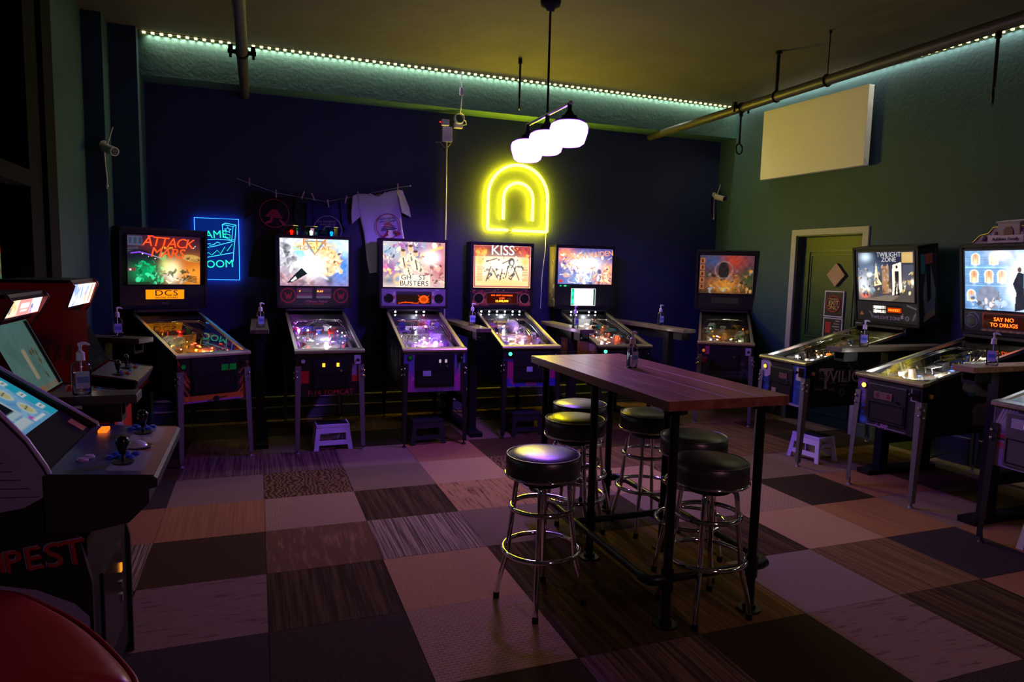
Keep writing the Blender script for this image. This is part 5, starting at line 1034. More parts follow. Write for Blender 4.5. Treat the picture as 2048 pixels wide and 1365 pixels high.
# ------------------------------------------------------------------ bar stools
def make_stool():
    e = empty('bar_stool')
    MB().lathe([(0.0, 0.762), (0.08, 0.761), (0.13, 0.756), (0.160, 0.748), (0.172, 0.740)], 40).build('seat_top', VINYL, e)
    MB().lathe([(0.172, 0.742), (0.179, 0.734), (0.180, 0.70), (0.181, 0.66), (0.178, 0.640), (0.0, 0.640)], 40).build('seat_side', VINYL, e)
    MB().tube([(0.176 * math.cos(a), 0.176 * math.sin(a), 0.742) for a in [i * 2 * PI / 48 for i in range(48)]], 0.0045, 6, True).build('seat_piping', VINYL, e)
    MB().tube([(0.182 * math.cos(a), 0.182 * math.sin(a), 0.650) for a in [i * 2 * PI / 48 for i in range(48)]], 0.006, 6, True).build('chrome_band', CHROME, e)
    MB().cyl((0, 0, 0.60), (0, 0, 0.64), 0.10, 0.12, seg=24).build('swivel_plate', BLACK, e)
    for k in range(4):
        a = PI / 4 + k * PI / 2 + 0.2; c, s = math.cos(a), math.sin(a)
        prof = [(0.02, 0.622), (0.085, 0.622), (0.112, 0.614), (0.127, 0.595), (0.132, 0.56), (0.142, 0.45), (0.158, 0.32), (0.163, 0.26), (0.172, 0.215), (0.190, 0.15), (0.208, 0.07), (0.215, 0.012)]
        l = MB().tube([(r * c, r * s, z) for r, z in prof], 0.0125, 10).build('leg', CHROME, e)
        MB().cyl((0.2155 * c, 0.2155 * s, 0.0), (0.2145 * c, 0.2145 * s, 0.03), 0.0155, seg=12).build('foot_cap', BLACK, l)
    for r, z in ((0.152, 0.485), (0.186, 0.275)):
        MB().tube([(r * math.cos(a), r * math.sin(a), z) for a in [i * 2 * PI / 56 for i in range(56)]], 0.0115, 10, True).build('foot_ring', CHROME, e)
    return e
stool0 = make_stool()
ST = [(1.255, -2.54, 0.1, 'black chrome-legged bar stool out in front, nearest the empty floor on the left'),
      (1.75, -1.86, -0.985, 'middle bar stool on the left side of the table, seat cut by a table leg'),
      (1.985, -1.45, 0.0, 'bar stool at the far end of the table, the one farthest from the viewer'),
      (2.28, -1.83, -0.2, 'bar stool standing under the middle of the table with chrome rings in the open'),
      (2.20, -2.42, -0.985, 'middle bar stool on the right side, seat half hidden by the nearest one'),
      (1.98, -2.86, -0.2, 'bar stool at the near end of the table, seat half in shadow')]
for i, (x, y, a, lb) in enumerate(ST):
    o = stool0 if i == 0 else copy_tree(stool0)
    o.location = (x, y, 0); o.rotation_euler = (0, 0, a); tag(o, lb, 'bar stool', 'bar stools around the high table')

# ------------------------------------------------------------------ drink shelves and pump bottles
SHW = wood('shelf_plank', (0.07, 0.048, 0.03), (0.15, 0.11, 0.07), 0.5, 1)
SHD = wood('dark_shelf_plank', (0.028, 0.020, 0.015), (0.06, 0.042, 0.03), 0.55, 1)
SHR = wood('shelf_pine', (0.22, 0.12, 0.05), (0.42, 0.25, 0.12), 0.5, 0)
def shelf(x, y, deg, length, label, m=SHW, w=0.15, p0=0.30):
    e = empty('drink_shelf', (x, y, 0), math.radians(deg)); tag(e, label, 'drink shelf')
    MB().box(-w / 2, w / 2, 0, length, 1.032, 1.07).build('plank', m, e, bevel=0.003, bseg=1)
    MB().box(-0.035, 0.035, p0, p0 + 0.09, 0.04, 1.032).build('post', BLACK, e)
    MB().box(-0.035, 0.035, length - 0.16, length - 0.07, 0.04, 1.032).build('post', BLACK, e)
    for z0 in (0.945, 0.25): MB().box(-0.028, 0.028, p0 + 0.04, length - 0.1, z0, z0 + 0.085).build('brace', BLACK, e)
    MB().box(-0.06, 0.06, p0 - 0.14, length - 0.03, 0.0, 0.04).build('base', BLACK, e)
    MB().box(-0.05, 0.05, 0.06, 0.20, 0.955, 0.975).box(-0.05, -0.04, 0.06, 0.20, 0.975, 1.032).box(0.04, 0.05, 0.06, 0.20, 0.975, 1.032).build('cup_holder', BLACK, e)
    return e
shelf(-0.01, 0.60, 0, 1.25, 'dark drink shelf between the two machines left of the hanging shirts')
shelf(1.945, 0.52, 0, 1.3, 'drink shelf between the purple fronted machine and the orange backglass machine')
shelf(2.915, 0.32, -2, 1.05, 'drink shelf left of the machine with the white lcd screen')
shelf(4.0, 0.22, 3, 1.5, 'drink shelf right of the machine with the white lcd screen')
shelf(4.27, -1.33, -90, 1.2, 'dark drink shelf between night scene and blue mansion machines', SHW, 0.15, 0.55)
shelf(4.24, -2.42, -90, 1.25, 'pine drink shelf at right edge in front of the grey machine', SHR)
shelf(-0.50, -2.27, 90, 0.83, 'drink shelf just behind the blue screened arcade cabinet', SHD, 0.14)
shelf(-0.78, 0.02, 62, 0.60, 'drink shelf left of the pinball machine beside the blue sign', SHD, 0.16)

PUMPW = mat('pump_plastic', (0.72, 0.70, 0.76), 0.4, noise=0.05)
def make_bottle():
    e = empty('pump_bottle')
    body = MB(); prof = [(0.0, 0.002), (0.9, 0.0), (1.0, 0.006), (1.0, 0.105), (0.92, 0.122), (0.45, 0.137), (0.40, 0.140)]
    vs, fs, n = [], [], 20
    for (r, z) in prof:
        for k in range(n):
            a = 2 * PI * k / n; p = 3.2
            c, s = math.cos(a), math.sin(a); q = (abs(c) ** p + abs(s) ** p) ** (-1 / p)
            vs.append((0.034 * r * q * c, 0.023 * r * q * s, z))
    for i in range(len(prof) - 1):
        for k in range(n): fs.append((i*n+k, i*n+(k+1) % n, (i+1)*n+(k+1) % n, (i+1)*n+k))
    body.add(vs, fs, True); body.build('bottle_body', CLEAR, e)
    gel = MB(); gel.add([(x * 0.93, y * 0.93, min(z, 0.088) + 0.002) for x, y, z in vs[n:4*n]] , [f for f in fs if max(f) < 3*n], True)
    gel.add([(0.034*0.93*math.cos(2*PI*k/n), 0.023*0.93*math.sin(2*PI*k/n), 0.09) for k in range(n)], [tuple(range(n))])
    gel.build('gel', pane_mat('clear_gel', (0.82, 0.86, 0.95), 1.33, 0.1), e)
    MB().box(-0.0245, 0.0245, -0.0245, -0.0237, 0.028, 0.095).build('label_sticker', mat('label_blue_white', (0.42, 0.50, 0.78), 0.5, noise=0.35, nscale=60), e)
    MB().box(-0.020, 0.020, -0.0252, -0.0245, 0.050, 0.074).build('label_print', mat('label_blue', (0.10, 0.22, 0.62), 0.5), e)
    MB().cyl((0, 0, 0.138), (0, 0, 0.168), 0.0165, 0.0155, seg=16).cyl((0, 0, 0.168), (0, 0, 0.176), 0.0165, 0.008, seg=16).build('pump_collar', PUMPW, e)
    MB().cyl((0, 0, 0.176), (0, 0, 0.196), 0.006, seg=10).cyl((0, 0, 0.196), (0, 0, 0.209), 0.0085, seg=12).tube([(0, 0, 0.206), (0.018, 0, 0.206), (0.034, 0, 0.199)], [0.0065, 0.006, 0.004], 8).build('pump_nozzle', PUMPW, e)
    MB().cyl((0, 0, 0.02), (0, 0, 0.138), 0.003, seg=6).build('dip_tube', PUMPW, e)
    return e
bot0 = make_bottle()
BT = [(2.02, -2.035, 1.067, 0.3, 'clear pump bottle standing on the high table'),
      (0.0, 0.84, 1.07, 0.2, 'pump bottle on the shelf left of the three-beacon machine'),
      (1.955, 0.92, 1.07, -0.2, 'pump bottle on the shelf left of the orange backglass machine'),
      (2.87, 0.50, 1.07, 0.5, 'pump bottle on the shelf left of the white lcd machine'),
      (4.02, 0.79, 1.07, 0.1, 'pump bottle on the shelf right of the white lcd machine'),
      (4.56, -1.35, 1.07, -0.9, 'pump bottle on the shelf beside the night scene machine'),
      (4.49, -2.43, 1.07, -1.2, 'pump bottle on the pine shelf near the right edge'),
      (-0.706, -2.285, 1.07, 0.4, 'pump bottle nearest the viewer, on the shelf behind the blue screened cabinet'),
      (-0.98, 0.14, 1.07, 0.3, 'pump bottle on the shelf beside the red arcade cabinet')]
for i, (x, y, z, a, lb) in enumerate(BT):
    o = bot0 if i == 0 else copy_tree(bot0)
    o.location = (x, y, z); o.rotation_euler = (0, 0, a); tag(o, lb, 'pump bottle', 'hand gel pump bottles')
    if i in (0, 7): o.scale = (1.0, 1.0, 1.02)

# ------------------------------------------------------------------ folding step stools
def make_step(m, topm):
    e = empty('step_stool'); h = 0.225
    MB().box(-0.145, 0.145, -0.10, 0.10, h - 0.03, h).build('top', m, e, bevel=0.006)
    MB().box(-0.130, 0.130, -0.086, 0.086, h, h + 0.002).build('tread', topm, e)
    for s in (-1, 1):
        y0, y1 = s * 0.100, s * 0.125                       # splayed side frames
        def strip(n, poly):
            mb = MB(); k = len(poly); vs = []
            for off in (0, 0.014):
                for (x, z) in poly: t = 1 - z / (h - 0.03); vs.append((x, y0 + (y1 - y0) * t - s * off, z))
            fs = [tuple(range(k)), tuple(range(k, 2*k))[::-1]] + [(i, (i+1) % k, k+(i+1) % k, k+i) for i in range(k)]
            mb.add(vs, fs).build(n, m, e)
        strip('leg', [(-0.168, 0), (-0.128, 0), (-0.105, 0.195), (-0.143, 0.195)])
        strip('leg', [(0.168, 0), (0.128, 0), (0.105, 0.195), (0.143, 0.195)])
        strip('lower_bar', [(-0.13, 0.045), (0.13, 0.045), (0.122, 0.083), (-0.122, 0.083)])
        strip('upper_bar', [(-0.112, 0.148), (0.112, 0.148), (0.107, 0.195), (-0.107, 0.195)])
    for s in (-1, 1):
        mb = MB()
        for (yy) in (-1, 1):
            mb.prism([(yy * 0.120, 0.0), (yy * 0.088, 0.0), (yy * 0.070, 0.195), (yy * 0.10, 0.195)], 'x', s * 0.146, s * 0.134)
        mb.box(min(s * 0.146, s * 0.134), max(s * 0.146, s * 0.134), -0.085, 0.085, 0.13, 0.165)
        mb.build('hinged_side', m, e)
    return e
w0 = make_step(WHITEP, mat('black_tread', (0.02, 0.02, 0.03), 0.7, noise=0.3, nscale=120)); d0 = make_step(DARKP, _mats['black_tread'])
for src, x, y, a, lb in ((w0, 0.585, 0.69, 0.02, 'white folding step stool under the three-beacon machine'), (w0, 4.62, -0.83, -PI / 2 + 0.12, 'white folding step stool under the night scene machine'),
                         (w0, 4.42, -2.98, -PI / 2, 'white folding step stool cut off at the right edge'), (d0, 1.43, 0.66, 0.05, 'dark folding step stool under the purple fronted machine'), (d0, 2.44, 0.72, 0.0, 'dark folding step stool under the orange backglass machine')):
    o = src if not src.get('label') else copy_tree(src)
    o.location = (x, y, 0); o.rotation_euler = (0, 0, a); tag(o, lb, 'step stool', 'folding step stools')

# ------------------------------------------------------------------ neon sign (plain arch), acrylic sign
NEON = glow('yellow_neon', NEON_COL, NEON_STR)
ns = empty('neon_sign', (2.80, 1.955, 2.07)); tag(ns, 'glowing yellow neon sign on the back wall above the machines', 'neon sign')
def arch_pts(w, h, n=26):
    r = w / 2; return [(-r, 0, 0)] + [(-r * math.cos(t), 0, h - r + r * math.sin(t)) for t in [i * PI / n for i in range(n + 1)]] + [(r, 0, 0)]
MB().tube(arch_pts(0.73, 0.74), 0.018, 10).build('outer_tube', NEON, ns)
MB().tube(arch_pts(0.36, 0.42), 0.018, 10).build('inner_tube', NEON, ns, (0, 0, 0.12))
MB().tube([(-0.365, 0, 0.0), (-0.12, 0, 0.0)], 0.018, 10).tube([(-0.06, 0, 0.0), (0.365, 0, 0.0)], 0.018, 10).build('base_tube', NEON, ns)
bk = MB().tube([(x, 0.024, z) for x, y, z in arch_pts(0.73, 0.74)], 0.008, 8).tube([(x, 0.024, z + 0.12) for x, y, z in arch_pts(0.36, 0.42)], 0.008, 8).tube([(-0.365, 0.024, 0.0), (0.365, 0.024, 0.0)], 0.008, 8)
bk.build('backing_rail', mat('clear_backing', (0.35, 0.35, 0.3), 0.4), ns)
for xx, zz in ((-0.365, 0.1), (0.365, 0.1), (-0.26, 0.63), (0.26, 0.63)): MB().cyl((xx, 0.012, zz), (xx, 0.045, zz), 0.008, seg=8).build('standoff', STEEL, ns)
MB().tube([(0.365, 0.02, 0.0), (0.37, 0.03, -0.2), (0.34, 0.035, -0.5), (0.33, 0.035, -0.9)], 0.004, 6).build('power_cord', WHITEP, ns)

gs = empty('acrylic_sign', (-0.39, 1.95, 1.455)); tag(gs, 'blue edge-lit acrylic sign with green lettering beside the left machine', 'sign')
MB().box(-0.20, 0.20, 0.0, 0.012, 0.0, 0.60).build('acrylic_panel', mat('blue_lit_acrylic', (0.01, 0.03, 0.15), 0.15, emit=(0.002, 0.03, 0.28), estr=0.75), gs)
EB = glow('blue_edge_light', (0.03, 0.30, 1.0), 5.0); EBL = glow('cyan_line', (0.05, 0.75, 1.0), 2.2); EG = glow('green_line', (0.02, 1.0, 0.55), 1.8)
em = MB().box(-0.204, -0.200, -0.002, 0.014, 0, 0.60).box(0.200, 0.204, -0.002, 0.014, 0, 0.60).box(-0.204, 0.204, -0.002, 0.014, 0.60, 0.603).box(-0.204, 0.204, -0.002, 0.014, -0.003, 0.0)
em.build('lit_edge', EB, gs)
lamp('edge_glow', 'AREA', (0.0, 0.018, 0.30), 5.0, (0.01, 0.10, 1.0), gs, rot=(PI / 2, 0, 0), sx=0.42, sy=0.62)
text('lettering', 'GAME', 0.105, EG, gs, (-0.045, -0.004, 0.44), (0, -0.06, 0))
text('lettering', 'ROOM', 0.105, EG, gs, (-0.01, -0.004, 0.15), (0, -0.06, 0))
def pl_(pts, m=EBL, r=0.0028): return MB().tube([(x, -0.003, z) for x, z in pts], r, 6).build('line_drawing', m, gs)
pl_([(0.05, 0.545), (0.06, 0.42), (0.135, 0.395), (0.15, 0.53), (0.05, 0.545)]); pl_([(0.05, 0.545), (0.08, 0.56), (0.178, 0.545), (0.15, 0.53)]); pl_([(0.178, 0.545), (0.165, 0.40), (0.135, 0.395)])
pl_([(0.075, 0.425), (0.12, 0.412), (0.12, 0.445), (0.078, 0.455), (0.075, 0.425)], EG)
pl_([(0.10 + (0.032 if k % 2 == 0 else 0.014) * math.cos(k * PI / 5 + 0.3), 0.493 + (0.032 if k % 2 == 0 else 0.014) * math.sin(k * PI / 5 + 0.3)) for k in range(11)])
pl_([(-0.15, 0.385), (0.0, 0.40), (0.135, 0.392)]); pl_([(-0.15, 0.30), (-0.02, 0.33), (0.155, 0.385)]); pl_([(0.165, 0.40), (0.15, 0.27), (0.145, 0.18)]); pl_([(-0.15, 0.205), (0.145, 0.27)])
pl_([(-0.14, 0.22), (-0.08, 0.265), (-0.05, 0.24), (0.0, 0.29), (0.03, 0.255), (0.07, 0.325), (0.09, 0.285), (0.14, 0.355)], EG)
pl_([(-0.10, 0.345), (-0.06, 0.355), (-0.07, 0.335), (-0.03, 0.345), (0.0, 0.37), (0.03, 0.36)])

# ------------------------------------------------------------------ shirts on a line
def shirt(x, ztop, label, m, pm, w=0.56, h=0.86, tilt=0.0, txt=None, pz=0.42, px=0.0, ring_r=0.14, full=True):
    e = empty('t_shirt', (x, 1.945, ztop)); tag(e, label, 't-shirt', 'shirts pegged on the line'); e.rotation_euler = (0, -tilt, 0)
    nx, nz = 22, 26; vs, fs = [], []; bw = w * 0.72
    for j in range(nz + 1):
        t = j / nz
        hw = bw / 2 * (1.0 + 0.03 * math.sin(9 * t)) if t > 0.08 else bw / 2
        for i in range(nx + 1):
            u = i / nx * 2 - 1; z = -t * h - 0.0 * u
            if j == 0: z = -0.045 * math.exp(-(u * 2.6) ** 2) * 1.4 + 0.0
            vs.append((u * hw, -0.016 * math.sin(u * 7 + 2 * t) * t - 0.012 * math.cos(u * 3), z))
    for j in range(nz):
        for i in range(nx): q = j * (nx + 1) + i; fs.append((q, q + 1, q + nx + 2, q + nx + 1))
    mb = MB(); mb.add(vs, fs, True)
    for s in (-1, 1):
        a = [(s * bw / 2, 0.0, 0.0), (s * (bw / 2 + 0.05), 0.004, -0.015), (s * w * 0.52, 0.01, -0.20), (s * w * 0.53, 0.012, -0.30), (s * (bw / 2 + 0.01), 0.0, -0.24)]
        b = [(p[0] * 0.998, p[1] - 0.022, p[2]) for p in a]
        k = len(a); mb.add(a + b, [tuple(range(k)), tuple(range(k, 2 * k))[::-1]] + [(i, (i + 1) % k, k + (i + 1) % k, k + i) for i in range(k)])
    body = mb.build('shirt_body', m, e); md = body.modifiers.new('thickness', 'SOLIDIFY'); md.thickness = 0.006
    MB().tube([(0.088 * u, -0.016, -0.058 * math.exp(-(u * 1.2) ** 2) + 0.002) for u in [i / 6 - 1 for i in range(13)]], 0.007, 6).build('collar', m, e)
    cz = -pz; yy = -0.034
    MB().tube([(px + ring_r * math.cos(a), yy, cz + ring_r * math.sin(a)) for a in [i * PI / 20 for i in range(40)]], 0.004, 6, True).build('printed_ring', pm, e)
    if txt:
        text('printed_lettering', 'the hangout', 0.040, txt, e, (px - 0.01, yy, cz + 0.085), None); text('printed_lettering', 'united lounge', 0.030, txt, e, (px, yy, cz + 0.055), None)
    for k in range(5): MB().box(px - 0.03 - 0.013 * k, px + 0.03 + 0.013 * k, yy - 0.001, yy, cz + 0.028 - 0.017 * k, cz + 0.040 - 0.017 * k).build('printed_stripe', txt if (txt and k > 2) else pm, e)
    if full:
        for (qx, qz, g) in ((-0.05, -0.095, -0.5), (0.085, -0.08, 0.6)):
            MB().prism([(-0.04, -0.006), (0.03, -0.018), (0.04, 0), (0.03, 0.018), (-0.04, 0.006)], 'y', yy - 0.001, yy).build('printed_flipper', pm, e, (px + qx, 0, cz + qz), (0, g, 0))
        MB().cyl((px - 0.02, yy, cz - 0.055), (px - 0.02, yy - 0.001, cz - 0.055), 0.014, seg=14).build('printed_ball', pm, e)
    return e
WSH = mat('violet_glow_white_cotton', (0.72, 0.69, 0.92), 0.85, noise=0.05, bump=0.15, bscale=200); BSH = mat('black_cotton', (0.012, 0.010, 0.012), 0.9, noise=0.2); NSH = mat('navy_cotton', (0.02, 0.03, 0.14), 0.9, noise=0.15)  # white cotton's base colour holds the violet lamp glow
RPR = mat('red_shirt_print', (0.45, 0.04, 0.06), 0.7); NPR = mat('navy_shirt_print', (0.03, 0.03, 0.16), 0.7); CPR = mat('cream_shirt_print', (0.40, 0.32, 0.34), 0.7)
shirt(0.17, 2.33, 'black shirt with dull red round print on the line', BSH, RPR, tilt=-0.10, pz=0.20, px=-0.0, w=0.52)
shirt(0.66, 2.28, 'navy shirt with pale round print on the line', NSH, CPR, tilt=0.05, pz=0.29, txt=CPR, w=0.40, full=False)
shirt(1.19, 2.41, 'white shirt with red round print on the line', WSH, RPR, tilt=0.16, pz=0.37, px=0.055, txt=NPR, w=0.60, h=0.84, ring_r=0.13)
PEG = mat('wooden_peg', (0.5, 0.4, 0.36), 0.6)
pegs = [(-0.08, 2.43, 0.0), (0.17, 2.33, -0.05), (0.43, 2.33, 0.35), (0.53, 2.32, -0.4), (0.68, 2.26, -0.15), (0.86, 2.31, 0.25), (0.985, 2.36, 0.0), (1.405, 2.47, 0.0)]
for i, (x, z, a) in enumerate(pegs):
    o = MB().box(-0.006, 0.006, -0.012, 0.004, -0.04, 0.04).box(-0.007, 0.007, -0.014, 0.006, -0.006, 0.006).build('clothes_peg', PEG, None, (x, 1.925, z), (0, a, 0))
    w = ['at the outer shoulder of the black shirt', 'at the collar of the black shirt', 'at the inner shoulder of the black shirt', 'at the left shoulder of the navy shirt', 'at the collar of the navy shirt', 'at the right shoulder of the navy shirt', 'at the left shoulder of the white shirt', 'at the right shoulder of the white shirt'][i]
    tag(o, 'small wooden clothes peg ' + w, 'clothes peg', 'clothes pegs on the shirt line')
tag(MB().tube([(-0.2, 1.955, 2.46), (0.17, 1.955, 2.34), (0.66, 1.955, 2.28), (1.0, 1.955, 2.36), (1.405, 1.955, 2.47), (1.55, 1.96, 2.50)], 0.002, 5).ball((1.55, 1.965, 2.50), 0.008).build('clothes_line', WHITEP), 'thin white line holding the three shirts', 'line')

# ------------------------------------------------------------------ security cameras, power supplies on the conduit
CAMW = mat('camera_housing', (0.55, 0.53, 0.50), 0.45)
def sec_cam(loc, rz, label, k=1.0):
    e = empty('security_camera', loc, rz); tag(e, label, 'security camera'); e.scale = (k, k, k)
    MB().cyl((0, 0, 0), (0, -0.02, 0), 0.03, seg=16).build('wall_mount', CAMW, e)
    MB().tube([(0, -0.02, 0), (0, -0.05, -0.005), (0.0, -0.06, -0.02)], 0.009, 8).build('arm', CAMW, e)
    b = MB().cyl((0.0, -0.03, -0.025), (0.03, -0.15, -0.06), 0.033, seg=18); b.build('housing', CAMW, e)
    MB().cyl((0.030, -0.15, -0.06), (0.0305, -0.152, -0.0605), 0.026, seg=16).build('lens', BLACKG, e)
    MB().cyl((0.01, -0.05, 0.0), (0.05, -0.06, 0.13), 0.006, 0.004, seg=8).build('antenna', CAMW, e)
    MB().tube([(0, -0.012, -0.02), (0.005, -0.01, -0.14), (0.012, -0.012, -0.26), (0.008, -0.012, -0.32)], 0.005, 6).ball((0.01, -0.014, -0.30), 0.012).build('cable', CAMW, e)
    return e
sec_cam((-1.235, 1.325, 2.60), 0.45, 'white security camera with antenna high on the dark left pier', 1.15)
sec_cam((5.50, 1.985, 2.64), 0.2, 'white security camera with antenna in the far right corner', 1.0)
cd_ = empty('power_outlet_box', (1.95, 1.985, 3.10)); tag(cd_, 'white outlet box with two plugged adapters on top of conduit', 'outlet box')
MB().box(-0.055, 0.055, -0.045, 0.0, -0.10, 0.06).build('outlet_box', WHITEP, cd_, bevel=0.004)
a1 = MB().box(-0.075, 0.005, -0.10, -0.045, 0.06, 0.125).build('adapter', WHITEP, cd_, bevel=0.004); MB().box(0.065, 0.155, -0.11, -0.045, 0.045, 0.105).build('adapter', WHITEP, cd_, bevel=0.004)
MB().ball((-0.09, -0.07, 0.095), 0.008).build('red_indicator', glow('red_indicator', (1, 0.02, 0.02), 3), a1)
lp = [(0.10 + 0.055 * math.cos(t) * (1 - 0.03 * t / 6), -0.125 - 0.003 * t, 0.135 + 0.055 * math.sin(t)) for t in [i * 0.5 for i in range(40)]]
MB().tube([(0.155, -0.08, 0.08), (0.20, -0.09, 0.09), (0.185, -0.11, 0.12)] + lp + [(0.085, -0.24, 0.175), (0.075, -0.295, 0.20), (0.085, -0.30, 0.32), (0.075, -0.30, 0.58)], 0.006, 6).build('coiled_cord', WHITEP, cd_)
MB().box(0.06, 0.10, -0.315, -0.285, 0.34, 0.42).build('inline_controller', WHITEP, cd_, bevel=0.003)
MB().tube([(-0.13, -0.02, -0.115), (-0.08, -0.03, -0.11), (-0.03, -0.03, -0.16), (-0.005, -0.03, -0.18)], 0.005, 6).tube([(0.05, -0.03, -0.09), (0.03, -0.04, -0.13), (-0.005, -0.03, -0.17)], 0.005, 6).build('short_cord', mat('grey_cord', (0.2, 0.2, 0.16), 0.5), cd_)
tag(MB().cyl((1.95, 1.982, 1.0), (1.95, 1.982, 3.0), 0.011, seg=12).build('conduit', mat('pale_conduit', (0.5, 0.48, 0.48), 0.4, 0.3)), 'thin pale vertical conduit running down the back wall', 'conduit')
ob = empty('wall_outlet', (1.93, 1.952, 0.15)); tag(ob, 'low wall outlet with plugged adapter under the purple fronted machine', 'outlet')
MB().box(-0.05, 0.05, -0.03, 0.0, -0.05, 0.055).build('outlet_plate', mat('grey_outlet', (0.3, 0.3, 0.28), 0.5), ob, bevel=0.004); MB().box(-0.035, 0.03, -0.075, -0.03, 0.0, 0.07).build('plug', BLACK, ob, bevel=0.004)
MB().tube([(0.0, -0.06, 0.0), (0.06, -0.08, -0.06), (0.16, -0.15, -0.145), (0.35, -0.3, -0.145)], 0.005, 6).build('plug_cord', BLACK, ob)
ps = empty('power_strip', (2.62, 1.55, 0.0)); tag(ps, 'black power strip with red light and cords on the floor by the back wall', 'power strip')
MB().box(-0.15, 0.15, -0.03, 0.03, 0.0, 0.04).build('strip_body', BLACK, ps, bevel=0.005); MB().box(-0.012, 0.012, -0.034, -0.028, 0.012, 0.03).build('red_switch', glow('red_switch', (1, 0.03, 0.02), 6), ps)
for k, pts in enumerate(([(0.1, 0, 0.04), (0.16, 0.1, 0.06), (0.20, 0.2, 0.006), (0.22, 0.38, 0.006)], [(-0.1, 0, 0.04), (-0.2, 0.1, 0.05), (-0.35, 0.0, 0.006), (-0.5, 0.1, 0.006)], [(0.0, 0, 0.04), (-0.1, -0.1, 0.03), (-0.25, -0.2, 0.006), (-0.42, -0.1, 0.006)])):
    MB().tube(pts, 0.005, 6).build('cord', BLACK, ps)
tag(MB().tube([(4.72, -1.25, 0.006), (4.95, -1.15, 0.006), (5.2, -1.25, 0.006), (5.5, -1.20, 0.006), (5.72, -1.3, 0.10)], 0.006, 6).build('floor_cable', BLACK), 'black cable on the floor under the blue mansion machine', 'cable')

# ------------------------------------------------------------------ arcade cabinets along the left wall
def stick(e, x, y, z, h=0.065, m=BLACKG, r=0.018):
    s = MB().cyl((x, y, z), (x, y, z + 0.004), 0.034, seg=18).build('joystick', BLACK, e)
    MB().cyl((x, y, z), (x, y, z + h), 0.005, seg=8).lathe([(0.001, h - 0.035), (0.010, h - 0.03), (r, h + 0.005), (r * 0.95, h + 0.02), (r * 0.5, h + 0.03), (0.001, h + 0.032)], 14, (x, y, z)).build('joystick_ball', m, s)
def button(e, x, y, z, m, r=0.014):
    MB().cyl((x, y, z), (x, y, z + 0.006), r, seg=14).cyl((x, y, z + 0.006), (x, y, z + 0.010), r * 0.7, seg=12).build('push_button', m, e)

# nearest cabinet: x -1.33..-0.35, sides at y -3.09 and -2.40
t = empty('arcade_cabinet', (0, 0, 0)); tag(t, 'black arcade cabinet with blue lit bezel and red block letters, nearest the viewer', 'arcade cabinet')
near = [(-1.33, 0.0), (-0.53, 0.0), (-0.53, 0.60), (-0.56, 0.75), (-0.625, 0.80), (-0.625, 0.93), (-0.645, 0.985), (-0.69, 1.07), (-0.75, 1.15), (-1.05, 1.52), (-1.05, 1.70), (-1.33, 1.70)]
far = [(-1.33, 0.0), (-0.53, 0.0), (-0.53, 0.50), (-0.60, 0.80), (-0.625, 0.92), (-0.633, 0.972), (-0.95, 1.205), (-1.13, 1.36), (-1.13, 1.62), (-1.33, 1.62)]
TEMP = mat('cabinet_black_side', (0.014, 0.015, 0.018), 0.4, noise=0.2)
ns_ = MB().prism(near, 'y', -3.09, -3.065).build('side_panel', TEMP, t); fs_ = MB().prism(far, 'y', -2.42, -2.40).build('side_panel', TEMP, t)
STRP = mat('lilac_side_panel', (0.34, 0.30, 0.52), 0.45, noise=0.08)
MB().prism([(-0.628, 0.905), (-0.630, 0.93), (-0.650, 0.982), (-0.692, 1.062), (-0.752, 1.142), (-1.04, 1.50), (-1.3, 1.50), (-1.3, 0.84), (-0.85, 0.845), (-0.70, 0.865)], 'y', -3.094, -3.09).build('lilac_panel', STRP, ns_)
for k in range(9):
    z0 = 0.885 + 0.028 * k
    MB().tube([(-1.3, -3.0945, z0 + 0.05), (-0.66 - 0.024 * k * 0.9, -3.0945, z0 + 0.012)], 0.0018, 5).build('dark_stripe', mat('stripe_ink', (0.09, 0.08, 0.17), 0.5), ns_)
def edge_trim(pts, y, par): MB().tube([(x, y, z) for x, z in pts], 0.0095, 8).build('edge_trim', mat('lilac_edge_trim', (0.42, 0.36, 0.58), 0.35), par)
edge_trim(near[4:11], -3.0775, ns_); edge_trim(far[4:9], -2.41, fs_)
REDL = mat('red_block_letter', (0.42, 0.03, 0.03), 0.5); LIL = mat('lilac_letter_edge', (0.30, 0.22, 0.38), 0.5)
for i, ch in enumerate('TEMPEST'):
    xx = -0.895 + 0.0535 * i; zz = 0.690 + 0.003 * i; s_ = 0.078 + 0.0065 * i
    text('side_lettering', ch, s_, LIL, ns_, (xx - 0.006, -3.0915, zz), (0, -0.12, 0), depth=0.002); text('side_lettering', ch, s_, REDL, ns_, (xx, -3.0945, zz - 0.003), (0, -0.12, 0), depth=0.002)
sw = [(-1.2, 0.60), (-0.95, 0.635), (-0.80, 0.635), (-0.68, 0.60), (-0.58, 0.54), (-0.54, 0.49), (-0.54, 0.42), (-0.60, 0.48), (-0.70, 0.55), (-0.80, 0.585), (-0.95, 0.585), (-1.2, 0.55)]
MB().prism(sw, 'y', -3.0935, -3.09).build('lilac_swoosh', STRP, ns_)
MB().box(-0.57, -0.545, -3.065, -2.42, 0.06, 0.74).box(-1.33, -1.31, -3.065, -2.42, 0.0, 1.6).box(-1.31, -0.57, -3.065, -2.42, 0.04, 0.06).box(-1.30, -1.05, -3.065, -2.42, 1.50, 1.52).build('cabinet_body', BLACK, t)
cdn = MB().box(-0.545, -0.535, -2.90, -2.58, 0.20, 0.55).build('coin_door', BLACKG, t, bevel=0.004)
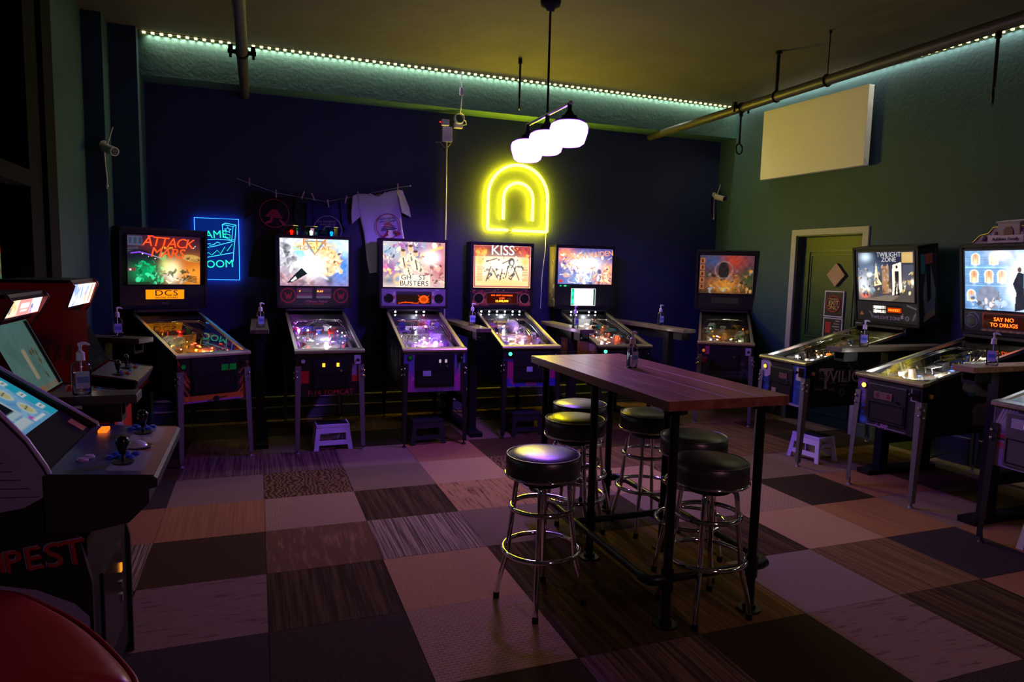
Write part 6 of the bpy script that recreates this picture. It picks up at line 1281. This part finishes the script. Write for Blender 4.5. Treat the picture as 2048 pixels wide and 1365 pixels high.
for zz, m in ((0.45, glow('amber_coin_light', (1.0, 0.35, 0.03), 1.2)), (0.38, STEEL), (0.33, STEEL)): MB().box(-0.535, -0.529, -2.62, -2.60, zz - 0.02, zz + 0.012).build('coin_slot', m, cdn)
# control panel
cp = MB(); q = [(-0.335, -3.10), (-0.335, -2.385), (-0.64, -2.385), (-0.64, -3.10)]
cp.prism([(-0.645, 0.962), (-0.345, 0.936), (-0.335, 0.928), (-0.335, 0.90), (-0.36, 0.895), (-0.36, 0.85), (-0.42, 0.79), (-0.53, 0.772), (-0.645, 0.772)], 'y', -3.10, -2.385)
cpo = cp.build('control_panel', mat('control_box_black', (0.02, 0.024, 0.03), 0.45, noise=0.2), t)
a = Art(0.70, 0.296, 100, 8); a.fill((0.05, 0.055, 0.14)); a.rect(0.06, 0.44, 0.12, 0.50, (0.28, 0.27, 0.34)).rect(0.58, 0.97, 0.12, 0.50, (0.28, 0.27, 0.34))
a.mixin((a.V < 0.13).astype(float), (0.24, 0.14, 0.12)).mixin(((a.V < 0.32) & (a.U > 0.42) & (a.U < 0.62)).astype(float), (0.20, 0.12, 0.12), 0.8); a.blob(0.5, 0.72, 0.12, 0.1, (0.12, 0.07, 0.05), 0.8)
a.busy(12, [(0.45, 0.15, 0.08), (0.35, 0.10, 0.06)], 0.40, 0.62, 0.15, 0.45, (0.01, 0.025)).busy(8, [(0.4, 0.4, 0.5)], 0.05, 0.95, 0.05, 0.9, (0.006, 0.012), 0.7)
th2 = math.atan2(0.026, 0.30)
ao = a.build('panel_overlay', art_print(0.3), cpo); MM = Matrix(((0, -math.sin(th2), -math.cos(th2), -0.345), (1, 0, 0, -2.7425), (0, -math.cos(th2), math.sin(th2), 0.9385), (0, 0, 0, 1)))
ao.matrix_local = MM
def cpz(x): return 0.9375 + (-0.345 - x) * 0.0865 + 0.001
for y0 in (-2.95, -2.52):
    stick(cpo, -0.455, y0 + 0.0, cpz(-0.455), 0.06, BLACKG, 0.021)
    for (dx, dy) in ((0.0, 0.055), (0.03, 0.06), (-0.028, 0.05), (0.012, 0.10), (0.042, 0.10), (-0.02, 0.095)): button(cpo, -0.475 + dx, y0 + dy - (0.0 if y0 < -2.7 else 0.0), cpz(-0.475 + dx), mat('blue_button', (0.03, 0.10, 0.62), 0.25))
MB().ball((-0.445, -2.735, cpz(-0.445) - 0.012), 0.040, 20, 12, 0.9).build('trackball', mat('pearl_trackball', (0.72, 0.70, 0.80), 0.15, coat=0.4), cpo); MB().cyl((-0.445, -2.735, cpz(-0.445) - 0.002), (-0.445, -2.735, cpz(-0.445) + 0.003), 0.050, seg=24).build('trackball_ring', BLACKG, cpo)
for dy in (0.0, 0.038): button(cpo, -0.575 + dy * 0.3, -2.935 + dy, cpz(-0.575), mat('clear_lilac_button', (0.55, 0.42, 0.68), 0.2), 0.017)
MB().box(-0.605, -0.575, -2.545, -2.475, cpz(-0.6), cpz(-0.6) + 0.012).build('lit_switch', glow('orange_switch', (1.0, 0.16, 0.01), 2.2), cpo, bevel=0.002)
# slanted screen bezel, z = 0.95 + 0.75 * (-0.64 - x)
def bz(x): return 0.952 + 0.75 * (-0.64 - x)
MB().add([(-0.64, -3.065, bz(-0.64)), (-0.64, -2.42, bz(-0.64)), (-1.28, -2.42, bz(-1.28)), (-1.28, -3.065, bz(-1.28))], [(0, 1, 2, 3)]).build('screen_shroud', mat('matt_black_shroud', (0.008, 0.008, 0.009), 0.85, spec=0.15), t)
a = Art(0.56, 0.66, 120, 12); a.fill((0.16, 0.42, 0.72)); a.busy(50, [(0.30, 0.60, 0.85), (0.10, 0.30, 0.60), (0.45, 0.7, 0.9)], size=(0.04, 0.12), a=0.5); a.rect(0.86, 1.0, 0, 1, (0.02, 0.45, 0.62))
for k in range(8): a.rect(0.86, 0.955, 0.06 + 0.11 * k, 0.105 + 0.11 * k, (0.75, 0.82, 0.85)); a.rect(0.88, 0.94, 0.075 + 0.11 * k, 0.09 + 0.11 * k, (0.10, 0.15, 0.25))
for k in range(5): a.disc(0.72, 0.11 + 0.13 * k, 0.07, 0.055, (0.55, 0.68, 0.7)).disc(0.72, 0.11 + 0.13 * k, 0.045, 0.038, (0.60, 0.56, 0.25)).line((0.68, 0.11 + 0.13 * k), (0.76, 0.12 + 0.13 * k), 0.006, (0.10, 0.12, 0.15))
a.disc(0.60, 0.05, 0.03, 0.02, (0.6, 0.10, 0.55)).rect(0.58, 0.80, 0.02, 0.045, (0.75, 0.85, 0.9)).rect(0.0, 0.58, 0.09, 1, (0.45, 0.62, 0.70)).rect(0.02, 0.55, 0.13, 1, (0.006, 0.008, 0.012)).rect(0.03, 0.55, 0.025, 0.085, (0.55, 0.66, 0.72))
bzo = a.build('screen_bezel_art', art_glow(0.55), t); sl2 = math.atan2(0.75, 1.0)
bzo.matrix_local = Matrix(((0, -math.sin(sl2), -math.cos(sl2), -0.752), (1, 0, 0, -2.735), (0, -math.cos(sl2), math.sin(sl2), bz(-0.752) + 0.003), (0, 0, 0, 1)))
MB().add([(-0.66, -2.515, bz(-0.66) + 0.002), (-0.66, -2.455, bz(-0.66) + 0.002), (-0.71, -2.455, bz(-0.71) + 0.002), (-0.71, -2.515, bz(-0.71) + 0.002)], [(0, 1, 2, 3)]).build('orange_sticker', mat('orange_sticker', (0.5, 0.22, 0.05), 0.6), t)

def cabinet(yc, w, xf, label, sidec, side_art, marquee, mstr, bezel, bstr, zt=1.50, body=(0.012, 0.012, 0.014), stickm=BLACKG, seed=3):
    """upright cabinet facing +x; xf = front edge of its control panel"""
    e = empty('arcade_cabinet', (xf, yc, 0)); tag(e, label, 'arcade cabinet')
    xb = -1.345 - xf; h2 = w / 2
    prof = [(xb, 0), (-0.12, 0), (-0.12, 0.72), (-0.02, 0.83), (0.0, 0.93), (-0.235, 0.975), (-0.34, 1.12), (-0.385, 1.26), (-0.33, 1.345), (-0.285, zt - 0.03), (-0.31, zt), (xb, zt)]
    sm = mat('cab_side_%d' % seed, sidec, 0.4, noise=0.15)
    for s in (-1, 1):
        sp_ = MB().prism(prof, 'y', s * h2, s * (h2 - 0.016)).build('side_panel', sm, e)
        MB().tube([(x, s * (h2 - 0.008), z) for x, z in prof[1:11]], 0.007, 6).build('edge_trim', BLACKG, sp_)
        if side_art and s < 0:
            a = Art(0.50, 0.62, 70, seed); a.fill(sidec); side_art(a); a.build('side_art', art_print(0.4), sp_, ((xb - 0.30) / 2 - 0.0, -h2 - 0.0015, 0.72))
    MB().box(-0.14, -0.12, -h2, h2, 0.05, 0.74).box(xb, xb + 0.015, -h2, h2, 0, zt).box(xb, -0.31, -h2, h2, zt - 0.016, zt).box(xb, -0.14, -h2, h2, 0.03, 0.05).build('cabinet_body', mat('cab_body_%d' % seed, body, 0.45), e)
    a = Art(w - 0.05, 0.60, 50, seed); a.fill(sidec); a.busy(26, [(0.30, 0.10, 0.03), (0.35, 0.04, 0.03), (0.2, 0.2, 0.35), (0.03, 0.02, 0.02)], size=(0.05, 0.14)); a.build('front_art', art_print(0.45), e, (-0.1185, 0, 0.10), (0, 0, PI / 2))
    MB().prism([(-0.235, 0.972), (0.012, 0.930), (0.012, 0.915), (-0.02, 0.85), (-0.12, 0.75), (-0.235, 0.75)], 'y', -h2 + 0.0, h2 - 0.0).build('control_panel', mat('grey_panel', (0.06, 0.06, 0.066), 0.35), e)
    pz = lambda x: 0.9330 + (0.012 - x) * 0.172
    for y0 in (-0.17, 0.10):
        stick(e, -0.11, y0, pz(-0.11), 0.055, stickm, 0.017)
        for k in range(6): button(e, -0.07 - 0.035 * (k % 2), y0 + 0.06 + 0.032 * (k // 2), pz(-0.07 - 0.035 * (k % 2)), PLASTIC[['red', 'blue', 'green'][k % 3]], 0.012)
    a = Art(w - 0.036, zt - 1.352 - 0.02, 70, seed); marquee(a); a.build('marquee', art_glow(mstr), e, (-0.335, 0, 1.352), (math.radians(18), 0, PI / 2))
    a = Art(w - 0.036, 0.36, 60, seed + 1); bezel(a); a.build('screen_bezel', art_glow(bstr) if bstr else art_print(0.3), e, (-0.240, 0, 0.985), (math.radians(-24), 0, PI / 2))
    MB().box(-0.39, -0.36, -h2 + 0.016, h2 - 0.016, 1.335, 1.352).box(-0.36, -0.30, -h2 + 0.016, h2 - 0.016, zt - 0.03, zt - 0.016).build('marquee_rail', BLACKG, e)
    return e
def mq3(a): a.fill((0.85, 0.8, 0.72)); a.busy(50, [(0.9, 0.75, 0.3), (0.7, 0.3, 0.2), (1, 1, 1), (0.2, 0.3, 0.7), (0.9, 0.9, 0.85)], size=(0.03, 0.1)); a.line((0.45, 0.2), (0.6, 0.8), 0.05, (0.15, 0.35, 0.75)); a.rect(0.85, 0.9, 0.1, 1, (0.6, 0.15, 0.1))
def mq2(a): a.fill((0.95, 0.30, 0.28)); a.rect(0, 0.36, 0, 1, (0.95, 0.85, 0.55)).rect(0.70, 1.0, 0, 1, (0.95, 0.85, 0.95)); a.busy(12, [(0.2, 0.2, 0.25), (0.9, 0.5, 0.2)], 0.02, 0.3, 0.1, 0.9, (0.02, 0.06)); a.busy(10, [(0.1, 0.1, 0.3), (0.5, 0.2, 0.5)], 0.70, 0.8, 0.1, 0.95, (0.02, 0.06)); a.rect(0.42, 0.66, 0.45, 0.68, W_).rect(0.44, 0.64, 0.22, 0.34, W_)
def bz3(a): a.fill((0.008, 0.008, 0.01)); a.mixin((a.U < 0.10 + 0.0 * a.V).astype(float), (0.12, 0.20, 0.30)); a.busy(16, [(0.3, 0.45, 0.6), (0.5, 0.35, 0.1), (0.05, 0.2, 0.12)], 0, 0.10, 0, 0.8, (0.02, 0.06))
def bz2(a): a.fill((0.20, 0.40, 0.36)); a.rect(0, 1, 0, 0.10, (0.6, 0.25, 0.12)); a.busy(20, [(0.25, 0.45, 0.42), (0.15, 0.32, 0.28)], size=(0.1, 0.2), a=0.4); a.rect(0.42, 0.52, 0.20, 0.62, (0.75, 0.65, 0.42)).busy(8, [(0.2, 0.12, 0.06)], 0.62, 0.8, 0.2, 0.6, (0.02, 0.05)); a.rect(0.88, 1, 0, 1, (0.008, 0.008, 0.01))
def sa3(a):
    a.vgrad((0.02, 0.006, 0.006), (0.42, 0.010, 0.010)); a.rect(0, 1, 0.15, 0.9, (0.45, 0.010, 0.010), 0.7); a.blob(0.55, 0.72, 0.3, 0.12, (0.03, 0.02, 0.07), 0.9)
    for k in range(7): a.line((0.12 + 0.11 * k, 0.55), (0.16 + 0.11 * k, 0.68), 0.022, (0.10, 0.05, 0.03)); a.line((0.16 + 0.11 * k, 0.68), (0.22 + 0.10 * k, 0.57), 0.018, (0.08, 0.04, 0.03))
    a.busy(14, [(0.015, 0.006, 0.006), (0.03, 0.008, 0.008)], 0, 1, 0.0, 0.22, (0.05, 0.12))
cabinet(-0.785, 0.62, -0.69, 'red sided arcade cabinet with pale lit marquee and two joysticks', (0.42, 0.010, 0.010), sa3, mq3, 2.0, bz3, 0.5, 1.505, seed=31)
cabinet(-1.665, 0.58, -0.74, 'arcade cabinet with pink and white lit marquee and green screen bezel', (0.28, 0.010, 0.010), None, mq2, 1.6, bz2, 0.28, 1.46, stickm=PLASTIC['red'], seed=37)

# ------------------------------------------------------------------ red padded seat at the bottom left corner
rs = empty('red_seat', (-0.66, -3.80, 0)); tag(rs, 'red vinyl padded seat cut off at the bottom left corner', 'seat'); rs.rotation_euler = (0, 0, 0.0)
PTS = [(0.375, -0.10), (0.365, -0.155), (0.33, -0.19), (0.15, -0.35), (-0.3, -0.50), (-0.60, -0.25), (-0.52, 0.28), (-0.25, 0.50), (-0.03, 0.455), (0.13, 0.30), (0.26, 0.12)]
def smooth_loop(pts, n=8):
    out = []; k = len(pts)
    for i in range(k):
        p0, p1, p2, p3 = [np.array(pts[(i + d) % k]) for d in (-1, 0, 1, 2)]
        for j in range(n):
            t = j / n; out.append(tuple(0.5 * ((2 * p1) + (-p0 + p2) * t + (2 * p0 - 5 * p1 + 4 * p2 - p3) * t * t + (-p0 + 3 * p1 - 3 * p2 + p3) * t ** 3)))
    return out
loop = smooth_loop(PTS, 6)
def cushion(loop, prof, n):
    cx = sum(p[0] for p in loop) / len(loop); cy = sum(p[1] for p in loop) / len(loop); vs, fs = [], []; k = len(loop)
    for (s, z) in prof:
        for p in loop:
            dx, dy = p[0] - cx, p[1] - cy; L = math.hypot(dx, dy); f = max(0.001, (L - s) / L); vs.append((cx + dx * f, cy + dy * f, z))
    for i in range(len(prof) - 1):
        for j in range(k): fs.append((i*k+j, i*k+(j+1) % k, (i+1)*k+(j+1) % k, (i+1)*k+j))
    m = MB(); m.add(vs, fs, True); m.add(vs[-k:], [tuple(range(k))], True); return m
cushion(loop, [(0.02, 0.60), (0.004, 0.612), (0.0, 0.64), (0.004, 0.70), (0.014, 0.722), (0.035, 0.738), (0.07, 0.747), (0.14, 0.752), (0.25, 0.754)], 0).build('padded_top', REDVINYL, rs)
MB().tube([(p[0] * 0.992, p[1] * 0.992, 0.716) for p in loop], 0.006, 6, True).build('seam_piping', REDVINYL, rs)
MB().cyl((-0.15, 0, 0.02), (-0.15, 0, 0.60), 0.06, seg=20).cyl((-0.15, 0, 0), (-0.15, 0, 0.02), 0.28, 0.26, seg=28).build('pedestal', BLACK, rs)
